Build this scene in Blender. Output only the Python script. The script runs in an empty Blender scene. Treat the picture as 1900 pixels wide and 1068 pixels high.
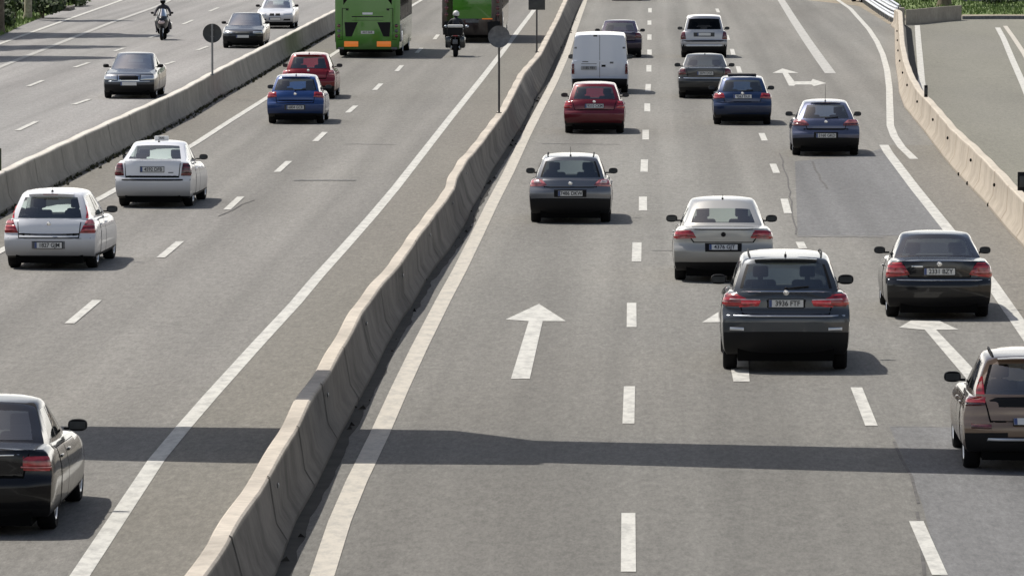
import bpy, bmesh, math, random
from mathutils import Vector, Matrix, noise
random.seed(7)
C = bpy.context.scene
COL = C.collection
R = math.radians
PI = math.pi

# ------------------------------------------------------------------ survey frame
# camera height, focal length (px of a 1900 px wide picture) and pitch measured from the lane dashes
H0 = 7.75
F = 11300.0
PITCH = math.atan(794.0 / F)
YAW_ROAD = -math.atan(260.0 / F)          # road direction, clockwise from +Y

def G(px, py, z=0.0):
    """world point at height z whose survey reading is (px, py)"""
    v = py + 260.0
    Zc = F * (H0 - z) / (v * math.cos(PITCH))
    yc = (534.0 - py) / F
    d = Zc * (math.cos(PITCH) + yc * math.sin(PITCH))
    return Vector(((px - 950.0) / F * Zc, d, z))

def lerp(a, b, t): return a + (b - a) * t
XD0 = Vector((math.cos(-YAW_ROAD), -math.sin(-YAW_ROAD), 0))
def keyed(keys, x):
    if x <= keys[0][0]: return keys[0][1]
    for (x0, v0), (x1, v1) in zip(keys, keys[1:]):
        if x <= x1:
            t = (x - x0) / (x1 - x0) if x1 > x0 else 0
            return v0 + (v1 - v0) * t
    return keys[-1][1]
def smkeyed(keys, x):
    if x <= keys[0][0]: return keys[0][1]
    for (x0, v0), (x1, v1) in zip(keys, keys[1:]):
        if x <= x1:
            t = (x - x0) / (x1 - x0) if x1 > x0 else 0
            t = t * t * (3 - 2 * t) * .5 + t * .5
            return v0 + (v1 - v0) * t
    return keys[-1][1]

# ------------------------------------------------------------------ materials
def nodes(name):
    m = bpy.data.materials.new(name); m.use_nodes = True
    nt = m.node_tree
    return m, nt, nt.nodes['Principled BSDF']
def mat(name, col, rough=.6, metal=0, coat=0, emis=None, spec=.5, vary=0, scale=3.0):
    m, nt, p = nodes(name)
    p.inputs['Base Color'].default_value = (*col, 1)
    p.inputs['Roughness'].default_value = rough
    p.inputs['Metallic'].default_value = metal
    p.inputs['Coat Weight'].default_value = coat
    p.inputs['Coat Roughness'].default_value = .06
    p.inputs['Specular IOR Level'].default_value = spec
    if emis:
        p.inputs['Emission Color'].default_value = (*emis[:3], 1)
        p.inputs['Emission Strength'].default_value = emis[3]
    if vary:
        tc = nt.nodes.new('ShaderNodeTexCoord')
        n = nt.nodes.new('ShaderNodeTexNoise'); n.inputs['Scale'].default_value = scale
        n.inputs['Detail'].default_value = 6
        mp = nt.nodes.new('ShaderNodeMapRange')
        mp.inputs['From Min'].default_value = .3; mp.inputs['From Max'].default_value = .7
        mp.inputs['To Min'].default_value = 1 - vary; mp.inputs['To Max'].default_value = 1 + vary
        mx = nt.nodes.new('ShaderNodeVectorMath'); mx.operation = 'SCALE'
        mx.inputs[0].default_value = col
        nt.links.new(tc.outputs['Object'], n.inputs['Vector'])
        nt.links.new(n.outputs['Fac'], mp.inputs['Value'])
        nt.links.new(mp.outputs['Result'], mx.inputs['Scale'])
        nt.links.new(mx.outputs['Vector'], p.inputs['Base Color'])
    return m

def paint(name, col, metal=0.0, rough=.38, ior=1.58):
    """car paint: base coat + clear coat, with road dust building up toward the sills"""
    m, nt, p = nodes(name)
    p.inputs['Metallic'].default_value = metal
    p.inputs['Coat Weight'].default_value = 1.0
    p.inputs['Coat Roughness'].default_value = .05
    p.inputs['Coat IOR'].default_value = ior
    p.inputs['Specular IOR Level'].default_value = .15
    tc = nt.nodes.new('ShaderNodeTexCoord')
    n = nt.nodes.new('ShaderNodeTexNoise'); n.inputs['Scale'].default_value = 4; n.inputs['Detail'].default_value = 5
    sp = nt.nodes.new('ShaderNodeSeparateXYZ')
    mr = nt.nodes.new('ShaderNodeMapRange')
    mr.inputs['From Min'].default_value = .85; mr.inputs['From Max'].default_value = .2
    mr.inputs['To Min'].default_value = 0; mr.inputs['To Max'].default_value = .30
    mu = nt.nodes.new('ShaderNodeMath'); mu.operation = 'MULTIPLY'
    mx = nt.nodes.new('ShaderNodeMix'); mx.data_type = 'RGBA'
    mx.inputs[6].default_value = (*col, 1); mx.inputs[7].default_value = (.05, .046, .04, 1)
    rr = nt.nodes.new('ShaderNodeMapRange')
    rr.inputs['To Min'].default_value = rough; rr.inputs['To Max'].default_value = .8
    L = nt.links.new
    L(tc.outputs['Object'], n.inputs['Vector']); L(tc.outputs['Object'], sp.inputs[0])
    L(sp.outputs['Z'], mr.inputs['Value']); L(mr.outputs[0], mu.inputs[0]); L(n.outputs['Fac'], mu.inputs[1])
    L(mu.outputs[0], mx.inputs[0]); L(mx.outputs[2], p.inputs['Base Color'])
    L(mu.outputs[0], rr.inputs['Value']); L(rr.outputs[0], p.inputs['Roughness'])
    # lower-body shade painted into the colour: darker, rougher and less coat near the road
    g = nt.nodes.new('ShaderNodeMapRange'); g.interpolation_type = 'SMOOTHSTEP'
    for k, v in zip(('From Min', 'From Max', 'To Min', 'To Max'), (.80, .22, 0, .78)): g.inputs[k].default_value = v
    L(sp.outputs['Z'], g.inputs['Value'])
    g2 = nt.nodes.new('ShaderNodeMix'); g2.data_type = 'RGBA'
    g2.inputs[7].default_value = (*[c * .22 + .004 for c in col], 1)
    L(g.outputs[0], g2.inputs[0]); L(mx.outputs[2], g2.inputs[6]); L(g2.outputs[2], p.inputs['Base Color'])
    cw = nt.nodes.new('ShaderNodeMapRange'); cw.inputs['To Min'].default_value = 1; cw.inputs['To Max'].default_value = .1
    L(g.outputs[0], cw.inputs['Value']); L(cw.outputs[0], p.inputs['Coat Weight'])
    return m

def glass(name, tint, refl=.9, base=.13):
    m = bpy.data.materials.new(name); m.use_nodes = True
    nt = m.node_tree; nt.nodes.clear()
    o = nt.nodes.new('ShaderNodeOutputMaterial')
    tr = nt.nodes.new('ShaderNodeBsdfTransparent'); tr.inputs[0].default_value = (*tint, 1)
    gl = nt.nodes.new('ShaderNodeBsdfGlossy'); gl.inputs['Roughness'].default_value = .03
    gl.inputs['Color'].default_value = (refl, refl, refl, 1)
    fr = nt.nodes.new('ShaderNodeFresnel'); fr.inputs['IOR'].default_value = 1.6
    ma = nt.nodes.new('ShaderNodeMath'); ma.operation = 'MULTIPLY_ADD'; ma.inputs[1].default_value = .85; ma.inputs[2].default_value = base
    nt.links.new(fr.outputs[0], ma.inputs[0])
    mx = nt.nodes.new('ShaderNodeMixShader')
    nt.links.new(ma.outputs[0], mx.inputs[0]); nt.links.new(tr.outputs[0], mx.inputs[1])
    nt.links.new(gl.outputs[0], mx.inputs[2]); nt.links.new(mx.outputs[0], o.inputs[0])
    return m

def asphalt(name, c1, c2, streak=True, rough=.85, cracks=True, main_lanes=False):
    """worn asphalt: aggregate grain, broad stains, wheel-track streaks and hairline cracks"""
    m, nt, p = nodes(name)
    L = nt.links.new
    tc = nt.nodes.new('ShaderNodeTexCoord')
    mp = nt.nodes.new('ShaderNodeMapping'); mp.inputs['Rotation'].default_value = (0, 0, -YAW_ROAD)
    L(tc.outputs['Object'], mp.inputs['Vector'])
    def noi(scale, vec, det=4, rgh=.55):
        n = nt.nodes.new('ShaderNodeTexNoise'); n.inputs['Scale'].default_value = scale
        n.inputs['Detail'].default_value = det; n.inputs['Roughness'].default_value = rgh
        L(vec, n.inputs['Vector']); return n.outputs['Fac']
    def stretch(sx, sy):
        s = nt.nodes.new('ShaderNodeMapping'); s.inputs['Scale'].default_value = (sx, sy, 1)
        L(mp.outputs[0], s.inputs['Vector']); return s.outputs[0]
    def rng(v, a, b, lo, hi):
        r = nt.nodes.new('ShaderNodeMapRange')
        for k, x in zip(('From Min', 'From Max', 'To Min', 'To Max'), (a, b, lo, hi)): r.inputs[k].default_value = x
        L(v, r.inputs['Value']); return r.outputs[0]
    def mul(a, b):
        q = nt.nodes.new('ShaderNodeMath'); q.operation = 'MULTIPLY'; L(a, q.inputs[0]); L(b, q.inputs[1]); return q.outputs[0]
    grain = rng(noi(6, stretch(1, .25), 6, .85), .3, .7, .78, 1.22)
    stain = rng(noi(.35, stretch(1, .12), 5, .6), .3, .7, .90, 1.08)
    chips = rng(noi(17, stretch(1, .16), 3, .9), .36, .64, .84, 1.14)
    val = mul(mul(grain, chips), stain)
    if streak:
        tracks = mul(rng(noi(1.15, stretch(1, .010), 2, .5), .3, .70, 1.10, .84), rng(noi(.42, stretch(1, .02), 3, .6), .35, .65, .93, 1.06))
        val = mul(val, tracks)
    if cracks:
        vo = nt.nodes.new('ShaderNodeTexVoronoi'); vo.feature = 'DISTANCE_TO_EDGE'; vo.inputs['Scale'].default_value = .09
        ad = nt.nodes.new('ShaderNodeVectorMath'); ad.operation = 'ADD'
        nn = nt.nodes.new('ShaderNodeTexNoise'); nn.inputs['Scale'].default_value = .5; nn.inputs['Detail'].default_value = 6
        L(mp.outputs[0], nn.inputs['Vector'])
        sc = nt.nodes.new('ShaderNodeVectorMath'); sc.operation = 'SCALE'; sc.inputs['Scale'].default_value = 6
        L(nn.outputs['Color'], sc.inputs[0]); L(stretch(1, .5), ad.inputs[0]); L(sc.outputs[0], ad.inputs[1])
        L(ad.outputs[0], vo.inputs['Vector'])
        c = rng(vo.outputs['Distance'], 0, .006, .0, 1)
        mask = rng(noi(.05, stretch(1, .5), 3), .46, .58, 0, 1)
        inv = rng(c, 0, 1, 1, 0)
        cm = rng(mul(inv, mask), 0, 1, 1, .72)
        val = mul(val, cm)
    if main_lanes:
        sx2 = nt.nodes.new('ShaderNodeSeparateXYZ'); L(mp.outputs[0], sx2.inputs[0])
        ma_ = nt.nodes.new('ShaderNodeMath'); ma_.operation = 'MULTIPLY_ADD'
        u0 = G(1169, 700).dot(XD0); LWD = G(1577, 700).dot(XD0) - u0
        ma_.inputs[1].default_value = 2 * PI / LWD; ma_.inputs[2].default_value = -2 * PI * u0 / LWD
        L(sx2.outputs['X'], ma_.inputs[0])
        cs = nt.nodes.new('ShaderNodeMath'); cs.operation = 'COSINE'; L(ma_.outputs[0], cs.inputs[0])
        oil = rng(cs.outputs[0], -1, -.1, .88, 1.02)
        val = mul(val, oil)
    if main_lanes:      # asphalt gets gradually darker toward the near end
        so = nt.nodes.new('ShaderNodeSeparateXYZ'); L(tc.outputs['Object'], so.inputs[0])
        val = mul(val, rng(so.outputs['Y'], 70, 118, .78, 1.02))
    mix = nt.nodes.new('ShaderNodeMix'); mix.data_type = 'RGBA'
    mix.inputs[6].default_value = (*c1, 1); mix.inputs[7].default_value = (*c2, 1)
    L(rng(noi(.12, stretch(1, .1), 3), .35, .65, 0, 1), mix.inputs[0])
    s = nt.nodes.new('ShaderNodeVectorMath'); s.operation = 'SCALE'
    L(mix.outputs[2], s.inputs[0]); L(val, s.inputs['Scale']); L(s.outputs[0], p.inputs['Base Color'])
    p.inputs['Roughness'].default_value = rough
    p.inputs['Specular IOR Level'].default_value = .25
    bp = nt.nodes.new('ShaderNodeBump'); bp.inputs['Strength'].default_value = .35; bp.inputs['Distance'].default_value = .02
    L(noi(40, stretch(1, .5), 3, .7), bp.inputs['Height']); L(bp.outputs[0], p.inputs['Normal'])
    return m

def road_paint(name, col, wear=.5):
    m, nt, p = nodes(name)
    L = nt.links.new
    tc = nt.nodes.new('ShaderNodeTexCoord')
    n = nt.nodes.new('ShaderNodeTexNoise'); n.inputs['Scale'].default_value = 5; n.inputs['Detail'].default_value = 8
    n.inputs['Roughness'].default_value = .75
    mp = nt.nodes.new('ShaderNodeMapping'); mp.inputs['Scale'].default_value = (1, .35, 1)
    mr = nt.nodes.new('ShaderNodeMapRange')
    mr.inputs['From Min'].default_value = .44; mr.inputs['From Max'].default_value = .70
    mr.inputs['To Min'].default_value = 0; mr.inputs['To Max'].default_value = wear
    mx = nt.nodes.new('ShaderNodeMix'); mx.data_type = 'RGBA'
    mx.inputs[6].default_value = (*col, 1); mx.inputs[7].default_value = (.25, .245, .23, 1)
    L(tc.outputs['Object'], mp.inputs[0]); L(mp.outputs[0], n.inputs['Vector'])
    L(n.outputs['Fac'], mr.inputs['Value']); L(mr.outputs[0], mx.inputs[0]); L(mx.outputs[2], p.inputs['Base Color'])
    p.inputs['Roughness'].default_value = .7
    return m

def concrete(name, c_top, c_low, stain=(.05, .045, .038), amount=.8):
    """weathered precast concrete: vertical dirt runs, blotches, dirt band at the foot"""
    m, nt, p = nodes(name)
    L = nt.links.new
    tc = nt.nodes.new('ShaderNodeTexCoord'); sp = nt.nodes.new('ShaderNodeSeparateXYZ')
    L(tc.outputs['Object'], sp.inputs[0])
    def noi(scale, s3, det=6):
        mp = nt.nodes.new('ShaderNodeMapping'); mp.inputs['Scale'].default_value = s3
        L(tc.outputs['Object'], mp.inputs[0])
        n = nt.nodes.new('ShaderNodeTexNoise'); n.inputs['Scale'].default_value = scale; n.inputs['Detail'].default_value = det
        n.inputs['Roughness'].default_value = .65
        L(mp.outputs[0], n.inputs['Vector']); return n.outputs['Fac']
    def rng(v, a, b, lo, hi):
        r = nt.nodes.new('ShaderNodeMapRange')
        for k, x in zip(('From Min', 'From Max', 'To Min', 'To Max'), (a, b, lo, hi)): r.inputs[k].default_value = x
        L(v, r.inputs['Value']); return r.outputs[0]
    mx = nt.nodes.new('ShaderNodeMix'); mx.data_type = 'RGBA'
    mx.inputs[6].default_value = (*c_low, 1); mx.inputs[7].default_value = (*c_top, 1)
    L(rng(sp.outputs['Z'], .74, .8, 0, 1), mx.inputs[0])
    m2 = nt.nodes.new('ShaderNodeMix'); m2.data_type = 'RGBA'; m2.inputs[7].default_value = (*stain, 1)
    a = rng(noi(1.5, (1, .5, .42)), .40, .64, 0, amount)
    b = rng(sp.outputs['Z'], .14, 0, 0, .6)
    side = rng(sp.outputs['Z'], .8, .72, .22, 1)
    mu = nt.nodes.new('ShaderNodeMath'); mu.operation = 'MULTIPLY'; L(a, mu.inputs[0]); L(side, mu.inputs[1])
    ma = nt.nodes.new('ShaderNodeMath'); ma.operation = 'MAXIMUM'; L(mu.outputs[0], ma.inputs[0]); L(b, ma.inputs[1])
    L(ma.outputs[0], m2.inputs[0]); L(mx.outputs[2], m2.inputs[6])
    s = nt.nodes.new('ShaderNodeVectorMath'); s.operation = 'SCALE'
    L(m2.outputs[2], s.inputs[0]); L(rng(noi(7, (1, 1, 1)), .3, .7, .85, 1.12), s.inputs['Scale'])
    L(s.outputs[0], p.inputs['Base Color']); p.inputs['Roughness'].default_value = .9
    return m

def lamp(name, c, scale=26, emis=None):
    m, nt, p = nodes(name)
    L = nt.links.new
    tc = nt.nodes.new('ShaderNodeTexCoord')
    w = nt.nodes.new('ShaderNodeTexWave'); w.bands_direction = 'Z'; w.inputs['Scale'].default_value = scale / 6
    w.inputs['Distortion'].default_value = .6
    n = nt.nodes.new('ShaderNodeTexVoronoi'); n.inputs['Scale'].default_value = 11
    cr = nt.nodes.new('ShaderNodeValToRGB'); e = cr.color_ramp.elements
    e[0].position = .12; e[0].color = (c[0] * .25, c[1] * .3, c[2] * .3, 1)
    e[1].position = .95; e[1].color = (min(1, c[0] * 1.3 + .10), c[1] * 1.5 + .03, c[2] * 1.5 + .03, 1)
    k = e.new(.55); k.color = (*c, 1)
    mx = nt.nodes.new('ShaderNodeMath'); mx.operation = 'ADD'
    m2 = nt.nodes.new('ShaderNodeMath'); m2.operation = 'MULTIPLY'; m2.inputs[1].default_value = .55
    L(tc.outputs['Object'], w.inputs['Vector']); L(tc.outputs['Object'], n.inputs['Vector'])
    L(w.outputs['Fac'], mx.inputs[0]); L(n.outputs['Distance'], mx.inputs[1]); L(mx.outputs[0], m2.inputs[0])
    L(m2.outputs[0], cr.inputs[0]); L(cr.outputs[0], p.inputs['Base Color'])
    p.inputs['Roughness'].default_value = .12; p.inputs['Coat Weight'].default_value = 1; p.inputs['Coat Roughness'].default_value = .03
    if emis:
        L(cr.outputs[0], p.inputs['Emission Color']); p.inputs['Emission Strength'].default_value = emis
    return m

M = dict(
    road=asphalt('asphalt_main', (0.193, 0.184, 0.166), (0.218, 0.213, 0.196), main_lanes=True),
    road_l=asphalt('asphalt_left', (0.214, 0.205, 0.190), (0.198, 0.190, 0.171)),
    road_f=asphalt('asphalt_far', (0.280, 0.268, 0.258), (0.260, 0.255, 0.244)),
    shoulder=asphalt('asphalt_shoulder', (0.195, 0.182, 0.160), (0.172, 0.164, 0.141), streak=False),
    ramp=asphalt('asphalt_ramp', (0.207, 0.201, 0.164), (0.192, 0.186, 0.159), streak=False),
    patch=asphalt('asphalt_patch', (.156, .156, .156), (.168, .168, .168), cracks=False),
    seam=mat('tar_seam', (.085, .08, .075), .8, vary=.4),
    dirt=mat('gutter_dirt_shade', (.028, .026, .022), .95, vary=.5, scale=2),
    white=road_paint('road_paint_white', (.55, .54, .495), .8),
    cream=road_paint('road_paint_cream', (.52, .48, .41), .7),
    faded=road_paint('road_paint_faded', (.44, .43, .40), .9),
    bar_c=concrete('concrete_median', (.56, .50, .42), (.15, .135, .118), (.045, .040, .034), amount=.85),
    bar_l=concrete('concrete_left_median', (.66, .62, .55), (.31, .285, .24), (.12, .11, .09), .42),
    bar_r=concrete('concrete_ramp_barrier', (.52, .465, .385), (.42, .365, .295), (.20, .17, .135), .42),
    wall=concrete('concrete_wall', (.32, .28, .22), (.33, .30, .25), (.14, .12, .10), .45),
    steel=mat('galvanised_steel', (.62, .66, .72), .35, .75),
    signgrey=mat('sign_back', (.13, .135, .145), .55, .3, vary=.35, scale=9),
    signdark=mat('sign_back_dark', (.055, .058, .058), .6, .2, vary=.2, scale=9),
    pole=mat('sign_pole', (.22, .225, .23), .45, .6),
    poledark=mat('sign_pole_dark', (.05, .05, .052), .5, .4),
    black=mat('black_plastic', (.010, .010, .011), .6, spec=.2),
    under=mat('underbody', (.004, .004, .004), .9, spec=.1),
    inside=mat('cabin_trim', (.03, .031, .033), .85),
    seat=mat('seat_cloth', (.035, .036, .04), .9),
    tyre=mat('tyre_rubber', (.011, .011, .012), .85, spec=.2),
    rim=mat('alloy_rim', (.52, .53, .55), .3, .85),
    chrome=mat('chrome', (.75, .76, .78), .12, 1.0),
    red=lamp('lamp_red', (.32, .010, .016)),
    redlit=lamp('lamp_red_bright', (.46, .012, .024), 20, .12),
    redpale=lamp('lamp_red_pale', (.46, .13, .14), 20),
    reddark=lamp('lamp_red_dark', (.085, .007, .012)),
    clear=mat('lamp_clear', (.62, .50, .50), .1, .2, 1, vary=.35, scale=14),
    head=mat('headlamp', (.62, .65, .68), .08, .6, 1),
    orange=mat('lamp_orange', (.85, .22, .03), .3, 0, .5, (1, .25, .02, .25)),
    plate=mat('plate_white', (.66, .66, .64), .45),
    ink=mat('plate_ink', (.03, .03, .035), .6),
    eu=mat('plate_blue', (.06, .09, .22), .5),
    glass=glass('window_glass', (.80, .87, .83)),
    screen=glass('windscreen_glass', (.62, .70, .68), .95, .42),
    glassdark=glass('window_glass_dark', (.03, .03, .035), .35, 0),
    grass=mat('grass', (.12, .17, .045), .9, vary=.5, scale=1.2),
    blade=mat('grass_blade', (.13, .19, .05), .8, vary=.4, scale=3),
    soil=mat('verge_soil', (.26, .22, .16), .95, vary=.3, scale=.8),
    bark=mat('bark', (.16, .13, .09), .95, vary=.4, scale=6),
    leaf=mat('leaf_dark', (.030, .050, .016), .75, vary=.4, scale=2),
    leaf2=mat('leaf_mid', (.075, .115, .03), .75, vary=.4, scale=2),
)

# ------------------------------------------------------------------ object helpers
def children(o): return [c for c in COL.objects if c.parent is o]
def tag(o, label=None, cat=None, group=None, kind=None):
    if label: o['label'] = label
    if cat: o['category'] = cat
    if group: o['group'] = group
    if kind: o['kind'] = kind
    return o
def empty(name, loc=(0, 0, 0), rz=0, label=None, cat=None, group=None):
    o = bpy.data.objects.new(name, None); COL.objects.link(o)
    o.empty_display_size = .3
    o.location = loc; o.rotation_euler = (0, 0, rz)
    return tag(o, label, cat, group)
def mobj(name, verts, faces, mats, parent=None, mi=None, smooth=None):
    me = bpy.data.meshes.new(name)
    me.from_pydata([tuple(v) for v in verts], [], faces)
    if not isinstance(mats, (list, tuple)): mats = [mats]
    for m in mats: me.materials.append(m)
    if mi: 
        for p, i in zip(me.polygons, mi): p.material_index = i
    me.update()
    if smooth is not None:
        me.shade_smooth()
        me.set_sharp_from_angle(angle=R(smooth))
    o = bpy.data.objects.new(name, me); COL.objects.link(o)
    if parent: o.parent = parent
    return o

class MB:
    """collects primitives, then links them as one mesh object"""
    def __init__(s): s.v = []; s.f = []; s.mi = []
    def add(s, v, f, m=0):
        n = len(s.v); s.v += [Vector(x) for x in v]; s.f += [[i + n for i in q] for q in f]; s.mi += [m] * len(f); return s
    def box(s, x0, x1, y0, y1, z0, z1, m=0, bev=0.0, mtx=None):
        bm = bmesh.new(); bmesh.ops.create_cube(bm, size=1)
        for v in bm.verts: v.co = Vector((lerp(x0, x1, v.co.x + .5), lerp(y0, y1, v.co.y + .5), lerp(z0, z1, v.co.z + .5)))
        if bev: bmesh.ops.bevel(bm, geom=bm.edges[:], offset=bev, segments=2, affect='EDGES', profile=.5)
        if mtx: bm.transform(mtx)
        bm.verts.index_update(); s.add([v.co.copy() for v in bm.verts], [[v.index for v in f.verts] for f in bm.faces], m); bm.free(); return s
    def tube(s, pts, r, n=10, m=0, cap=True):
        pts = [Vector(p) for p in pts]; rs = r if isinstance(r, (list, tuple)) else [r] * len(pts)
        vs = []; fs = []
        up = Vector((0, 0, 1))
        for i, p in enumerate(pts):
            d = (pts[min(i + 1, len(pts) - 1)] - pts[max(i - 1, 0)]).normalized()
            a = d.cross(up) if abs(d.z) < .95 else d.cross(Vector((0, 1, 0)))
            a.normalize(); b = d.cross(a)
            for k in range(n):
                t = 2 * PI * k / n; vs.append(p + (a * math.cos(t) + b * math.sin(t)) * rs[i])
        for i in range(len(pts) - 1):
            for k in range(n):
                fs.append([i * n + k, i * n + (k + 1) % n, (i + 1) * n + (k + 1) % n, (i + 1) * n + k])
        if cap: fs.append(list(range(n))[::-1]); fs.append([(len(pts) - 1) * n + k for k in range(n)])
        return s.add(vs, fs, m)
    def lathe(s, prof, axis='x', c=(0, 0, 0), n=24, m=0, closed=False):
        """prof: (radius, along-axis)"""
        vs = []; fs = []; c = Vector(c); k = len(prof)
        for r, h in prof:
            for i in range(n):
                t = 2 * PI * i / n
                if axis == 'x': p = Vector((h, r * math.cos(t), r * math.sin(t)))
                elif axis == 'y': p = Vector((r * math.cos(t), h, r * math.sin(t)))
                else: p = Vector((r * math.cos(t), r * math.sin(t), h))
                vs.append(c + p)
        for j in range(k - 1 if not closed else k):
            j2 = (j + 1) % k
            for i in range(n):
                fs.append([j * n + i, j * n + (i + 1) % n, j2 * n + (i + 1) % n, j2 * n + i])
        return s.add(vs, fs, m)
    def ball(s, c, rx, ry, rz, n=12, m=0):
        vs = []; fs = []; c = Vector(c); k = n // 2 + 1
        for j in range(k):
            p = PI * j / (k - 1)
            for i in range(n):
                t = 2 * PI * i / n
                vs.append(c + Vector((rx * math.sin(p) * math.cos(t), ry * math.sin(p) * math.sin(t), rz * math.cos(p))))
        for j in range(k - 1):
            for i in range(n): fs.append([j * n + i, (j + 1) * n + i, (j + 1) * n + (i + 1) % n, j * n + (i + 1) % n])
        return s.add(vs, fs, m)
    def build(s, name, mats, parent=None, smooth=35, loc=None):
        o = mobj(name, s.v, s.f, mats, parent, s.mi, smooth)
        if loc: o.location = loc
        return o

# ------------------------------------------------------------------ car builder
def grid_surface(fn, As, Bs, Ts):
    """surface of a box (a,b,t) as a vertex dictionary and classified quads"""
    na, nb, nt_ = len(As), len(Bs), len(Ts)
    idx = {}; V = []
    def vid(i, j, k):
        if (i, j, k) not in idx:
            idx[(i, j, k)] = len(V); V.append(fn(As[i], Bs[j], Ts[k]))
        return idx[(i, j, k)]
    faces = []
    for j, tagn in ((0, 'rear'), (nb - 1, 'front')):
        for i in range(na - 1):
            for k in range(nt_ - 1):
                q = [vid(i, j, k), vid(i + 1, j, k), vid(i + 1, j, k + 1), vid(i, j, k + 1)]
                faces.append((tagn, i, k, q if j == 0 else q[::-1]))
    for i, tagn in ((0, 'left'), (na - 1, 'right')):
        for j in range(nb - 1):
            for k in range(nt_ - 1):
                q = [vid(i, j, k), vid(i, j, k + 1), vid(i, j + 1, k + 1), vid(i, j + 1, k)]
                faces.append((tagn, j, k, q if i == 0 else q[::-1]))
    for k, tagn in ((0, 'bottom'), (nt_ - 1, 'top')):
        for i in range(na - 1):
            for j in range(nb - 1):
                q = [vid(i, j, k), vid(i, j + 1, k), vid(i + 1, j + 1, k), vid(i + 1, j, k)]
                faces.append((tagn, i, j, q if k == 0 else q[::-1]))
    return V, faces

WHEEL_CACHE = {}
def wheel_meshes(r, w, steel_cover=False):
    key = (r, w, steel_cover)
    if key in WHEEL_CACHE: return WHEEL_CACHE[key]
    rr = r * .68
    t = MB().lathe([(rr, -w / 2 + .01), (r - .03, -w / 2), (r - .006, -w / 2 + .025), (r, -w / 4), (r, w / 4), (r - .006, w / 2 - .025), (r - .03, w / 2), (rr, w / 2 - .01), (rr, 0)], n=32)
    to = t.build('wheel', M['tyre']); tm = to.data; bpy.data.objects.remove(to)
    m = MB()
    m.lathe([(rr, w / 2 - .012), (rr - .012, w / 2 - .006), (rr - .03, w / 2 - .02), (rr - .035, w / 2 - .06)], n=32)
    m.lathe([(rr, -w / 2 + .02), (rr, w / 2 - .012)], n=32)
    m.lathe([(.001, w / 2 - .03), (.055, w / 2 - .03), (.065, w / 2 - .05)], n=20)
    m.lathe([(.001, w / 2 - .07), (rr - .03, w / 2 - .07)], n=24, m=1)
    ns = 5 if not steel_cover else 9
    for k in range(ns):
        a = 2 * PI * k / ns
        mt = Matrix.Rotation(a, 4, 'X')
        m.box(w / 2 - .055, w / 2 - .022, -.03, .03, .045, rr - .02, 0, .006, mt)
    ro = m.build('rim', [M['rim'], M['under']]); rm = ro.data; bpy.data.objects.remove(ro)
    WHEEL_CACHE[key] = (tm, rm)
    return tm, rm
def add_wheel(root, x, y, r, w, cover=False):
    tm, rm = wheel_meshes(r, w, cover)
    o = bpy.data.objects.new('wheel', tm); COL.objects.link(o); o.parent = root
    o.location = (x, y, r); o.rotation_euler = (0, 0, 0 if x > 0 else PI)
    q = bpy.data.objects.new('rim', rm); COL.objects.link(q); q.parent = o
    return o

def text_part(body, size, mtx, mt, parent, name='plate_text', squeeze=.9):
    cu = bpy.data.curves.new('txt', 'FONT'); cu.body = body; cu.size = size
    cu.align_x = 'CENTER'; cu.align_y = 'CENTER'; cu.extrude = .002; cu.offset = .002
    to = bpy.data.objects.new('txt', cu); COL.objects.link(to)
    dg = bpy.context.evaluated_depsgraph_get()
    me = bpy.data.meshes.new_from_object(to.evaluated_get(dg))
    bpy.data.objects.remove(to)
    me.transform(mtx @ Matrix.Diagonal((squeeze, 1, 1, 1)))
    me.materials.clear(); me.materials.append(mt)
    o = bpy.data.objects.new(name, me); COL.objects.link(o); o.parent = parent
    return o

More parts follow.
